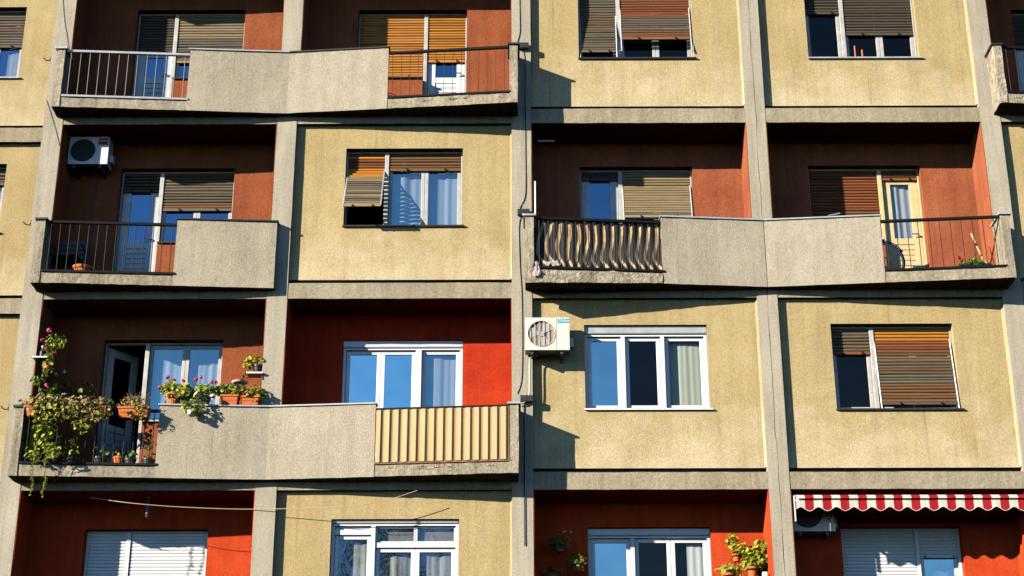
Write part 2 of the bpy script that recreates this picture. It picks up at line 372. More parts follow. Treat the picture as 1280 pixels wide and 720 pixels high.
spec(1, 2, face=YP, rev=.11, L=723, R=866, T=-24, ym=40, posts=[773], frame='oldwhite', glass='glass_clear',
     bays=[dict(b=73, bl=67, sl='w_grey', sash=1, tilt=(.10, 20)), dict(b=73, bl=48.5, sl='mix_red', sash=2, tilt=(.16, 10))], sill='darksheet')
spec(1, 3, face=YP, rev=.11, L=1008.5, R=1147, T=-24, ym=45, posts=[1054], frame='oldwhite', glass='glass_clear',
     bays=[dict(b=72.5, bl=16, sl='w_dark', sash=1), dict(b=72.5, bl=42.5, sl='w_dark', sash=2)], sill='zinc')
spec(1, 4, face=YL, rev=.11, L=1268, R=1404, T=12, ym=50, posts=[1318], frame='oldwhite', glass='glass', door=0,
     bays=[dict(b=121.5, bl=60, sl='w_dark', pane=(68, 97), leaf='doorblue'), dict(b=98, bl=77, sl='w_dark', sash=2)], sill='darksheet')
spec(2, 0, face=YL, rev=.11, L=148, R=291, T=210.5, ym=250, posts=[201], frame='oldwhite', glass='glass', door=0,
     bays=[dict(b=338, bl=238.5, sl='w_dark', pane=(241, 303), leaf='doorblue'), dict(b=303, bl=262, sl='w_grey', sash=2)], sill='darksheet')
spec(2, 1, face=YP, rev=.11, L=431, R=578, T=185.5, ym=235, posts=[483], frame='oldwhite', glass='glass_mid',
     bays=[dict(b=282.5, bl=257, sl='mix_or', sash=1, tilt=(.46, 213), open=1), dict(b=282.5, bl=212, sl='w_brown', sash=2, cur='curtain')], sill='darksheet')
spec(2, 2, face=YL, rev=.11, L=725, R=867, T=208.5, ym=250, posts=[776], frame='oldwhite', glass='glass', door=0,
     bays=[dict(b=338, bl=224, sl='w_dark', pane=(227, 303), leaf='doorblue'), dict(b=300, bl=271, sl='w_tan', sash=2, tilt=(.20, 232))], sill='darksheet')
spec(2, 3, face=YL, rev=.11, L=1013, R=1154, T=207, ym=250, posts=[1101.5], frame='cream', glass='glass_sheer', door=1,
     bays=[dict(b=299, bl=298, sl='w_red', sash=2), dict(b=337, bl=224, sl='w_red', pane=(231, 298), leaf='cream', cur='curtain')], sill='zinc')
spec(3, 0, face=YL, rev=.11, L=126.5, R=276, T=425, ym=470, posts=[182], frame='oldwhite', glass='glass_mid', door=0,
     bays=[dict(b=575, openleaf=1, leaf='oldwhite'), dict(b=526, sash=2, cur='curtain')], sill='zinc')
spec(3, 1, face=YL, rev=.03, L=427.5, R=578.5, T=426, ym=470, posts=[523], frame='pvc', glass='glass_bright', door=0, box=8,
     bays=[dict(b=576, sash=2, dsash=1), dict(b=576, sash=1, gl='glass_mid', cur='curtain')], sill='zinc', pvc=1, postw=.085)
spec(3, 2, face=YP, rev=.06, L=731, R=886, T=406, ym=460, posts=[779.5, 829], frame='pvc', glass='glass_bright', box=10, pvc=1,
     bays=[dict(b=511.5, sash=1, gl='glass_blue', cur='curtain', curx=(0, .36)), dict(b=511.5, sash=1, gl='glass_clear'), dict(b=511.5, sash=1, gl='glass_clear', cur='curtain_green', curx=(.06, 1))], sill='pvc')
spec(3, 3, face=YP, rev=.11, L=1042, R=1196, T=404.5, ym=458, posts=[1092.5], frame='oldwhite', glass='glass_clear',
     bays=[dict(b=511.5, bl=441, sl='w_grey', sash=1, endbar='w_red'), dict(b=511.5, bl=507.5, sl='mix_fade', sash=2, tilt=(.13, 425))], sill='darksheet')
spec(4, 0, face=YL, rev=.11, L=104, R=258.5, T=661.5, ym=690, posts=[160], frame='pvc', glass='glass', door=0, box=0, pvc=1,
     bays=[dict(b=795, shut=790, dsash=1, sash=1), dict(b=745, shut=744, sash=2)], sill='pvc')
spec(4, 1, face=YP, rev=.07, L=413, R=573.5, T=648.7, ym=680, posts=[466.5], frame='pvc', glass='glass_sheer', box=4, pvc=1,
     bays=[dict(b=755, sash=1, transom=666, cur='curtain_grey', trans_cur='frost'), dict(b=755, sash=2, transom=682, cur='curtain_grey', trans_cur='frost')], sill='pvc')
spec(4, 2, face=YL, rev=.08, L=735, R=889.5, T=659, ym=690, posts=[791], frame='pvc', glass='glass_bright', box=9, pvc=1, door=0,
     bays=[dict(b=795, sash=1, dsash=1, gl='glass_blue', cur='curtain'), dict(b=745, sash=2, gl='glass_clear', cur='curtain', curx=(.72, 1))], sill='pvc')
spec(4, 3, face=YL, rev=.11, L=1053, R=1204, T=658, ym=690, posts=[1147], frame='pvc', glass='glass_bright', door=1, pvc=1,
     bays=[dict(b=745, shut=744, sash=2), dict(b=795, shut=694, dsash=1, sash=1, gl='glass_blue', cur='curtain')], sill='pvc')

def slat_colour(code, t, sd=0):
    r = min(.999, max(0, .5 + 1.5*noise.noise((t*7, sd*3.7, 1.3)) + random.uniform(-.2, .2)))
    if code == 'mix_red': return M[('w_red' if r < .65 else 'w_brown') if (t < .55 or t > .86) else 'w_grey']
    if code == 'mix_or': return M[('w_red' if r < .6 else 'w_orange') if t < .4 else ('w_grey' if r < .6 else 'w_tan')]
    if code == 'mix_fade':
        return M['w_orange' if t < .16 else ('w_red' if t < .30 else ('w_brown' if r < .42 else ('w_grey' if r < .72 else ('w_tan' if t < .6 else 'w_dark'))))]
    if code == 'w_tan' and t > .5: return M['w_grey' if r < .45 else 'w_tan']
    if code == 'w_red' and r < .25: return M['w_brown']
    if code == 'w_grey' and r < .18: return M['w_brown']
    return M[code]
SLATS = {}
def slat_mesh(wd, th=.0405):
    key = round(wd, 3)
    if key not in SLATS:
        prof = [(-.000, -th/2), (-.009, -th/4), (-.012, 0), (-.009, th/4), (-.000, th/2), (.005, th/2), (.005, -th/2)]
        v = [(sx*wd/2, y, z) for sx in (-1, 1) for y, z in prof]; n = len(prof)
        f = [tuple(range(n)), tuple(range(2*n-1, n-1, -1))] + [(i, n+i, n+(i+1) % n, (i+1) % n) for i in range(n)]
        SLATS[key] = MB().add(v, f).mesh('slat', M['w_grey'])
    return SLATS[key]

def blind(par, x0, x1, Yb, zt, zend, code, tilt=None, endbar=None):
    def pos(z):
        if tilt and z < tilt[1]: return Yb - tilt[0]*(tilt[1]-z)/max(.05, tilt[1]-tilt[2])
        return Yb
    p = .046; n = max(1, int((zt-zend)/p)); p = (zt-zend)/n
    me = slat_mesh(x1-x0-.012)
    for i in range(n):
        z = zt - p*(i+.5); ang = math.atan2(pos(z-.02)-pos(z+.02), -.04)
        a = math.atan2(pos(z+.02)-pos(z-.02), .04)
        z += random.uniform(-.003, .003); inst('slat', me, par, ((x0+x1)/2, pos(z), z), (-a + random.uniform(-.09, .09), random.uniform(-.004, .004), random.uniform(-.003, .003)), slat_colour(code, (i+.5)/n, x0))
    zb = zend - .022; a = math.atan2(pos(zb+.02)-pos(zb-.02), .04)
    mb = MB().box(-(x1-x0)/2+.006, (x1-x0)/2-.006, -.011, .009, -.022, .022, Matrix.Translation(((x0+x1)/2, pos(zb), zb)) @ Matrix.Rotation(-a, 4, 'X'))
    mb.build('bottom_rail', M[endbar] if endbar else slat_colour(code, .99), par, bevel=.003)
    for f in (.25, .78):
        xx = x0 + (x1-x0)*f; MB().tube([(xx, pos(zb)-.008, zb), (xx, pos(zb)-.035, zb)], .013, 6).build('stopper', M['black'], par)
    if tilt:
        gz = tilt[2]
        for xx in (x0+.004, x1-.004):
            MB().tube([(xx, Yb-.004, tilt[1]), (xx, pos(gz)-.004, gz)], .012, 5).build('guide_rail', M['zinc'], par)

def curtain(par, x0, x1, y, z0, z1, mat):
    n = max(8, int((x1-x0)/.014)); mb = MB(); ph = random.random()*6
    pts = []
    for i in range(n+1):
        x = x0 + (x1-x0)*i/n
        pts.append((x, y + .022*noise.noise((x*13, ph, 0)) + .03*noise.noise((x*4.5, ph, 3))))
    v = [(px_, py_, z0) for px_, py_ in pts] + [(px_, py_, z1) for px_, py_ in pts]
    mb.add(v, [(i, i+1, n+2+i, n+1+i) for i in range(n)])
    mb.build('curtain', M[mat], par, smooth=True)

def build_window(row, bay, k):
    Y = k['face']; Yf = Y + k['rev']; ym = k['ym']; fm = M[k['frame']]; pvc = k.get('pvc')
    x0, x1 = atx(k['L'], ym, Y), atx(k['R'], ym, Y); xm = (k['L']+k['R'])/2
    zt = atz(xm, k['T'], Y)
    pw = k.get('postw', .055 if pvc else .062)
    posts = [atx(p, ym, Yf) for p in k['posts']]
    ed = [x0] + posts + [x1]; jw = .045 if pvc else .026
    bays = []
    for i, b in enumerate(k['bays']):
        bx0 = ed[i] + (jw if i == 0 else pw/2); bx1 = ed[i+1] - (jw if i == len(posts) else pw/2)
        zb = atz(xm, b['b'], Y)
        if (b.get('pane') or b.get('openleaf') or b.get('dsash')): zb = BZ[row] + .285
        bays.append((bx0, bx1, zb, b))
    # openings cut in the wall
    holes = []
    cut = [x0] + [posts[i] + (pw/2 - .0 if bays[i][2] < bays[i+1][2]-.05 else (-pw/2 if bays[i][2] > bays[i+1][2]+.05 else 0)) for i in range(len(posts))] + [x1]
    for i, (a, c, zb, b) in enumerate(bays): holes.append((cut[i], cut[i+1], zb, zt))
    WIN.setdefault((row, bay), []).extend(holes)
    # frame
    mb = MB(); fd = .09
    zlow = [b[2] for b in bays]
    bx = .03 if pvc else .028
    ztop = zt - .004
    boxh = abs(atz(xm, k['T'], Y) - atz(xm, k['T']+k['box'], Y)) if k.get('box') else 0
    zf = ztop - boxh
    mb.box(x0+.002, x1-.002, Yf, Yf+fd, zf-bx, zf)
    mb.box(x0+.002, x0+jw, Yf+.001, Yf+fd, zlow[0]+.002, zf-bx); mb.box(x1-jw, x1-.002, Yf+.001, Yf+fd, zlow[-1]+.002, zf-bx)
    for i, p in enumerate(posts): mb.box(p-pw/2, p+pw/2, Yf-.012, Yf+fd, min(zlow[i], zlow[i+1])+.002, zf-bx)
    for a, c, zb, b in bays: mb.box(a, c, Yf+.002, Yf+fd, zb+.002, zb+bx)
    win = mb.build('window', fm, B, bevel=.004)
    if boxh:
        MB().box(x0+.003, x1-.003, Yf-.02, Yf+fd, zf+.003, ztop).box(x0+.02, x1-.02, Yf-.028, Yf-.02, zf+.012, zf+.03).build('shutter_box', M['zinc'] if row == 3 and bay == 2 else fm, win, bevel=.004)
    ztb = zf - bx
    for i, (a, c, zb, b) in enumerate(bays):
        gl = M[b.get('gl', k['glass'])]; ys = Yf + .035
        zi = zb + bx
        if b.get('openleaf'):       # door leaf swung into the room, hinged at the left jamb
            Mx = Matrix.Translation((a+.01, ys+.03, 0)) @ Matrix.Rotation(R(52), 4, 'Z')
            wd = c - a - .01; zp = zb + .95
            dm = MB().box(0, .11, 0, .045, zi, ztb-.02, Mx).box(wd-.11, wd, 0, .045, zi, ztb-.02, Mx).box(.11, wd-.11, .001, .044, ztb-.14, ztb-.02, Mx).box(.11, wd-.11, .001, .044, zi, zi+.14, Mx).box(.11, wd-.11, .001, .044, zp-.1, zp, Mx)
            lf = dm.build('door_leaf', M[b['leaf']], win, bevel=.004)
            MB().box(.11, wd-.11, .018, .024, zp, ztb-.14, Mx).build('pane', M['glass_clear'], win)
            q = MB(); nb = 7; h0, h1 = zi+.14, zp-.1
            for j in range(nb): q.box(.11, wd-.11, .012, .034, h0+(h1-h0)*j/nb+.004, h0+(h1-h0)*(j+1)/nb-.004, Mx)
            q.build('door_board', M[b['leaf']], win)
            continue
        if b.get('pane'):           # glazed balcony door
            pt = atz(xm, b['pane'][0], ys); pb = atz(xm, b['pane'][1], ys); lm = M[b['leaf']]; s = .13
            dm = MB().box(a+.004, a+s, ys, ys+.045, zi, ztb-.004).box(c-s, c-.004, ys, ys+.045, zi, ztb-.004)
            dm.box(a+s, c-s, ys+.001, ys+.044, pt, ztb-.004).box(a+s, c-s, ys+.001, ys+.044, pb-.10, pb).box(a+s, c-s, ys+.001, ys+.044, zi, zi+.10)
            dm.build('door_leaf', lm, win, bevel=.004)
            h0, h1 = zi+.1, pb-.1; nb = max(3, round((h1-h0)/.085))
            bme = MB().box(a+s+.002, c-s-.002, 0, .022, .004, (h1-h0)/nb-.006).mesh('door_board', lm)
            for j in range(nb): inst('door_board', bme, win, (0, ys+.01, h0+(h1-h0)*j/nb))
            MB().box(a+s, c-s, ys+.018, ys+.024, pb, pt).build('pane', gl, win)
            hd = MB().tube([(c-s*.5, ys-.002, pb+.05), (c-s*.5, ys-.05, pb+.05), (c-s*.5-.1, ys-.05, pb+.05)], .009, 6); hd.build('handle', M['steel'], win)
            if b.get('cur'): curtain(win, a+s-.03, c-s+.03, ys+.07, pb-.05, pt+.05, b['cur'])
        else:
            n = b.get('sash', 1); sw = .055 if pvc else .05
            zt_s = ztb - .003; ztr = None
            if b.get('transom'):
                ztr = atz(xm, b['transom'], ys)
                MB().box(a, c, Yf+.006, Yf+fd-.006, ztr-.035, ztr+.035).build('transom', fm, win, bevel=.004)
            for j in range(n):
                if b.get('open'): continue
                sa, sc = a + (c-a)*j/n + .002, a + (c-a)*(j+1)/n - .002
                parts = [(zi+.002, zt_s)] if ztr is None else [(zi+.002, ztr-.037), (ztr+.037, zt_s)]
                for q, (za, zc) in enumerate(parts):
                    s = sw if zc-za > .3 else .022
                    fr = MB().box(sa, sa+s, ys, ys+.045, za, zc).box(sc-s, sc, ys, ys+.045, za, zc).box(sa+s, sc-s, ys+.001, ys+.044, zc-s, zc).box(sa+s, sc-s, ys+.001, ys+.044, za, za+s)
                    fr.build('sash', fm, win, bevel=.004)
                    MB().box(sa+s-.004, sc-s+.004, ys+.018, ys+.024, za+s-.004, zc-s+.004).build('pane', gl, win)
                    if q == 1 and b.get('trans_cur'): MB().box(sa+s*.5, sc-s*.5, ys+.06, ys+.064, za, zc).build('fabric_blind', M[b['trans_cur']], win)
            if b.get('cur'):
                f0, f1 = b.get('curx', (0, 1)); curtain(win, a+(c-a)*f0, a+(c-a)*f1, ys+.075, zi-.1, ztr if ztr else ztb+.03, b['cur'])
        if b.get('bl') is not None:
            tl = None
            zend = atz(xm, b['bl'], Yf-.0) 
            if b.get('tilt'):
                out, py_ = b['tilt']; zh = atz(xm, py_, Yf); zs_ = zi - .03
                if out > .15: zend = atz(xm, b['bl'], Yf-out*(.98 if out > .4 else .6))
                tl = (out, zh, max(zs_, zend-.25) if row != 2 or bay != 1 else zend)
            blind(win, a, c, Yf+.012, ztb, zend+.022, b['sl'], tl, b.get('endbar'))
        if b.get('shut'):           # closed white roller shutter: one corrugated curtain
            z2 = max(atz(xm, b['shut'], Yf), zi-.03); q = .0475; nn = int((ztb-z2)/q); vs_ = []; fs = []
            for j in range(nn):
                zc = ztb - q*j
                for dz, dy in ((0, .004), (.006, -.004), (.024, -.008), (.041, -.004)): vs_ += [(a+.004, Yf+.012+dy, zc-dz), (c-.004, Yf+.012+dy, zc-dz)]
            m_ = len(vs_)//2
            fs = [(2*j, 2*j+1, 2*j+3, 2*j+2) for j in range(m_-1)]
            MB().add(vs_, fs).build('shutter_slats', M['pvc'], win, kind='stuff')
            zl = ztb - q*nn
            MB().box(a+.004, c-.004, Yf+.0, Yf+.02, zl-.05, zl).build('bottom_rail', fm, win, bevel=.003)
            for f in (.12, .88): MB().tube([(a+(c-a)*f, Yf, zl-.03), (a+(c-a)*f, Yf-.035, zl-.03)], .012, 6).build('stopper', M['steel'], win)
    # sills
    for i, (a, c, zb, b) in enumerate(bays):
        if zb < BZ[row] + .4: continue
        e0 = cut[i] - (.012 if i == 0 else 0); e1 = cut[i+1] + (.03 if i == len(posts) else 0)
        if i > 0 and bays[i-1][2] > BZ[row]+.4 and abs(bays[i-1][2]-zb) < .02: continue
        j = i
        while j+1 < len(bays) and abs(bays[j+1][2]-zb) < .02: j += 1
        e1 = cut[j+1] + (.035 if j == len(posts) else 0)
        MB().box(e0, e1, Y-.035, Yf+.03, zb-.02, zb+.006).build('sill', M[k['sill']], win, bevel=.004)

for r_, b_, k_ in WSPECS: build_window(r_, b_, k_)

# storeys: panels, loggias, beams
for row in range(0, 7):
    zt = BZ[row-1] if row else BZ[0]+2.8
    zb = BZ[row] if row < 6 else 0
    for bay in range(-1, 6):
        if bay == -1:
            x0, x1 = CXc(-1)+HW, CXc(0)-HW+.05; off = SB
        else:
            x0, x1 = bay_edges(bay); off = 0
        if row < 6:
            MB().box(x0, x1, off+YBM, off+.32, zb, zb+.24).build('beam', M['beam'], B, rough=.005, cell=.2)
        h = WIN.get((row, bay), [])
        if (row, bay) in LOGGIA:
            lm = M[LCOL.get((row, bay), 'rust_red')]
            wall('loggia_wall', x0, x1, zb+.24, zt, YL, YL+.28, h, lm)
            MB().box(x0, x0+.012, .006, YL-.001, zb+.276, zt-.012).build('loggia_side_wall', lm, B)
            MB().box(x1-.012, x1, .006, YL-.001, zb+.276, zt-.012).build('loggia_side_wall', lm, B)
            MB().box(x0, x1, .06, YL-.001, zt-.004, zt+.03).build('loggia_ceiling', lm if (row > 2 and bay != 0) or row == 4 else M['rust_red'], B)
            MB().box(x0, x1, YBM+.008, YL-.001, zb+.10, zb+.275).build('loggia_floor', M['slab'], B)
        else:
            z0 = zb + .318 if row < 6 else 0
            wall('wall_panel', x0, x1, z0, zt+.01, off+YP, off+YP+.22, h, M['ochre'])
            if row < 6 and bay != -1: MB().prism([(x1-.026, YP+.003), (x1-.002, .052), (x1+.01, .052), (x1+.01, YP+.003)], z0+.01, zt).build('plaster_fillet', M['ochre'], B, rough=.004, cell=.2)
            if row < 6: MB().box(x0, x1, off+YP+.10, off+YP+.2, zb+.23, z0).build('panel_joint', M['beam'], B)
# inside: dark rooms
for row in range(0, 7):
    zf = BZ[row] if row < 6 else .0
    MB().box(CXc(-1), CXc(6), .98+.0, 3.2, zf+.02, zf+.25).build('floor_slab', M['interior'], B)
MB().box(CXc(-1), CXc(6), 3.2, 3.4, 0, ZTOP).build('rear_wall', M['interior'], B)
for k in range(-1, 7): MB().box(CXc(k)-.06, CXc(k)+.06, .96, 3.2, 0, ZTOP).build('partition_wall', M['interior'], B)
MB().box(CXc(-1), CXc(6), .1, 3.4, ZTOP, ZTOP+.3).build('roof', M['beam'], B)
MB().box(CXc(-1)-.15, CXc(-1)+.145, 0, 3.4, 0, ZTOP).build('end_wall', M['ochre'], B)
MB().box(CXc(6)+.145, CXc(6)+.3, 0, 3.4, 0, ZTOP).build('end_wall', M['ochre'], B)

# ------------------------------------------------------------------ balconies
SLB, SLT, PTOP, RTOP = .12, .277, 1.165, 1.09
def balcony(row, xl, xm, xr, dl, dm, dr, para, rails, ends=(1, 1), cop=('zinc', 'darksheet'), caps=('darksheet', 'darksheet'), joint=False):
    z = BZ[row]
    def fy(x):
        return -(dl + (dm-dl)*(x-xl)/(xm-xl)) if x <= xm else -(dm + (dr-dm)*(x-xm)/(xr-xm))
    pts = [xl] + ([xm] if xm < xr else []) + [xr]
    front = [(x, fy(x)) for x in pts]
    bal = MB().prism(front + [(xr, YBM-.003), (xl, YBM-.003)], z+SLB, z+SLT).build('balcony', M['slab'], B, rough=.006, cell=.09)
    # parapet
    a, c = para; px_ = [a] + ([xm] if a < xm < c else []) + [c]
    halves = [px_] if not joint else [[a, xm-.005], [xm+.004, c]]
    for hx in halves:
        fr = [(x, fy(x)-.008) for x in hx]; bk = [(x, fy(x)+.095) for x in reversed(hx)]
        MB().prism(fr+bk, z+SLB-.005, z+PTOP-.024).build('parapet', M['grey'], bal, rough=.004, cell=.13)
    segs = [(px_[i], px_[i+1]) for i in range(len(px_)-1)]
    for i, (u, v) in enumerate(segs):
        e0 = u - (.02 if i == 0 else 0); e1 = v + (.02 if i == len(segs)-1 else 0)
        q = [(e0, fy(u)-.03), (e1, fy(v)-.03), (e1, fy(v)+.12), (e0, fy(u)+.12)]
        MB().prism(q, z+PTOP-.023, z+PTOP).build('coping', M[cop[min(i, len(cop)-1)]], bal, bevel=.003)
    # end walls with a cap
    for s, e in zip((0, 1), ends):
        if not e: continue
        x = xl if s == 0 else xr; d = fy(x); u, v = (x-.004, x+.115) if s == 0 else (x-.115, x+.004)
        MB().box(u, v, d-.004, -.002, z+SLB-.004, z+RTOP-.012).build('balcony_side_wall', M['broken'] if e == 2 else M['slab'], bal, rough=.006 if e == 1 else .011, cell=.07)
        cm = M[caps[s]]
        MB().box(u-.03, v+.03, d-.03, .0-.003, z+RTOP-.008, z+RTOP+.022).build('cap', cm, bal, bevel=.003)
    # railings
    for rl in rails:
        a, c = rl['x']; st = M[rl.get('mat', 'black')]; th = rl.get('r', .0065)
        for (u, v) in [(a, c)]:
            p0, p1 = (u, fy(u)+.03), (v, fy(v)+.03)
            MB().prism([(u, p0[1]-.024), (v, p1[1]-.024), (v, p1[1]+.024), (u, p0[1]+.024)], z+RTOP-.04, z+RTOP).build('handrail', M[rl.get('top', rl.get('mat', 'black'))], bal, bevel=.006)
            MB().prism([(u, p0[1]-.05), (v+.03, p1[1]-.05), (v+.03, p1[1]+.02), (u, p0[1]+.02)], z+SLT+.006, z+SLT+.04).build('bottom_rail', M[rl.get('low', rl.get('mat', 'black'))], bal, bevel=.004)
            n = max(2, round((v-u)/rl.get('pitch', .136)))
            me = MB().tube([(0, 0, 0), (0, 0, RTOP-.04-SLT-.04)], th, 6).mesh('baluster', st)
            for i in range(n):
                x = u + (v-u)*(i+.5)/n
                inst('baluster', me, bal, (x, fy(x)+.03, z+SLT+.04), (random.uniform(-.006, .006), random.uniform(-.006, .006), 0))
    return bal, fy

XL = [CXc(k)+.055 for k in range(7)]; XR = [CXc(k)-.055 for k in range(7)]
pw_ = .13
balcony(0, XL[0], CXc(1), CXc(1)-.02, .34, .10, .10, (-4.94, CXc(1)-.03), [dict(x=(XL[0]+pw_, -4.95))], (1, 0))
balcony(0, XL[2], CXc(3), XR[4], .42, .10, .42, (2.0, 5.12), [dict(x=(XL[2]+pw_, 1.99)), dict(x=(5.13, XR[4]-pw_))])
b10, f10 = balcony(1, XL[0], CXc(1), XR[2], .34, .10, .42, (-4.953, -1.977), [dict(x=(XL[0]+pw_, -4.955), mat='steel', r=.0075, pitch=.137, low='zinc', top='zinc'), dict(x=(-1.975, XR[2]-pw_), r=.0045, pitch=.125)], caps=('zinc', 'darksheet'))
b14, f14 = balcony(1, XL[4], CXc(5), XR[6], .36, .10, .42, (8.95, 11.9), [dict(x=(XL[4]+pw_, 8.945), r=.009, pitch=.137), dict(x=(11.905, XR[6]-pw_))], (2, 1))
b20, f20 = balcony(2, XL[0], CXc(1), CXc(1)-.035, .34, .10, .10, (-4.935, CXc(1)-.04), [dict(x=(XL[0]+pw_, -4.937), r=.0065, pitch=.13)], (1, 0), cop=('darksheet',))
b22, f22 = balcony(2, XL[2], CXc(3), XR[4], .42, .10, .42, (1.996, 5.121), [dict(x=(XL[2]+pw_, 1.994), r=.0055, pitch=.128), dict(x=(5.123, XR[4]-pw_), r=.006, pitch=.15)], (1, 1), cop=('zinc',), caps=('zinc', 'zinc'), joint=True)
b30, f30 = balcony(3, XL[0], CXc(1), XR[2], .32, .10, .40, (-4.964, -2.0), [dict(x=(XL[0]+pw_, -4.966), r=.0065, pitch=.13), dict(x=(-1.998, XR[2]-pw_), r=.006, pitch=.3, low='rusty')], cop=('zinc', 'zinc'), caps=('darksheet', 'zinc'))
b34, f34 = balcony(3, XL[4], CXc(5), XR[6], .36, .10, .42, (8.95, 11.9), [dict(x=(XL[4]+pw_, 8.945)), dict(x=(11.905, XR[6]-pw_))])
# crumbling, thicker slab nose below the striped railing
mb = MB(); z = BZ[2]
xa, xb = XL[2]-.01, 1.99
v = [(x, f22(x)+dy, z+zz) for x, zb_ in ((xa, SLB-.065), (xb, SLB-.004)) for dy, zz in ((-.018, zb_), (.2, zb_), (.2, SLT-.02), (-.018, SLT-.02))]
mb.add(v, [(0, 1, 2, 3), (7, 6, 5, 4)] + [(k, k+4, (k+1) % 4+4, (k+1) % 4) for k in range(4)])
mb.build('slab_edge', M['broken'], b22, rough=.009, cell=.05)
for (bal, fy, z, a, c, n) in ((b10, f10, BZ[1], -1.9, -.2, 7), (b30, f30, BZ[3], -1.9, -.2, 6), (b22, f22, BZ[2], 1.2, 1.95, 5), (b14, f14, BZ[1], 7.1, 8.2, 14)):
    q = MB()
    for i in range(n):
        x = random.uniform(a, c); s = random.uniform(.03, .09)
        Mx = Matrix.Translation((x, fy(x)+.004, z+SLT-.03+random.uniform(-.02, .012))) @ Matrix.Rotation(random.uniform(-.3, .3), 4, 'Y')
        q.box(-s, s, -.012, .03, -.02, .02, Mx)
    q.build('broken_edge', M['broken'], bal, rough=.010, cell=.03, kind='stuff')

# corrugated plastic sheet on one railing
z = BZ[3]; a, c = -1.985, XR[2]-.135; per = .122; pts = []; mis = []
x = a; amp = .022
while x < c - per*.5:
    for dx, dy, mi in ((0, 0, 0), (.058, 0, 1), (.074, amp, 1), (.106, amp, 1)): pts.append((x+dx, dy)); mis.append(mi)
    x += per
pts.append((min(x, c), 0)); n = len(pts)
v = [(px_, f30(px_)-.03+dy, zz) for zz in (z+SLT+.03, z+RTOP-.042) for px_, dy in pts]
sh = MB().add(v, [(i, i+1, n+i+1, n+i) for i in range(n-1)]); sh.m = mis
sh.build('corrugated_sheet', [M['sheet_cream'], M['sheet_shade']], b30)
MB().box(-1.997, -1.96, f30(-1.98)-.01, f30(-1.98)+.01, z+SLT+.3, z+RTOP-.1).build('red_strip', M['scarlet'], b30); MB().box(c+.012, c+.04, f30(c)-.012, f30(c)+.008, z+SLT+.25, z+RTOP-.05).build('red_strip', M['scarlet'], b30)


# brackets at the railing ends, on the columns
for (px_, py_, row) in ((60, 76, 1), (36, 281, 2), (10, 511, 3)):
    x = CXc(0)-HW; zz = atz(px_, py_, .1)
    MB().tube([(x+.01, .06, zz), (x-.03, .05, zz), (x-.04, .05, zz-.03), (x-.09, .04, zz-.02), (x-.13, .04, zz+.02)], .009, 5).box(x-.02, x+.01, .04, .08, zz-.05, zz+.05).build('wall_hook', M['black'], B)
for (px_, py_) in ((650, 57), (651, 265), (655, 498)):
    x, zz = at(px_+6, py_, -.04)
    MB().box(x-.12, x+.06, -.07, -.004, zz-.05, zz+.04).build('rail_bracket', M['darksheet'], B, bevel=.005)


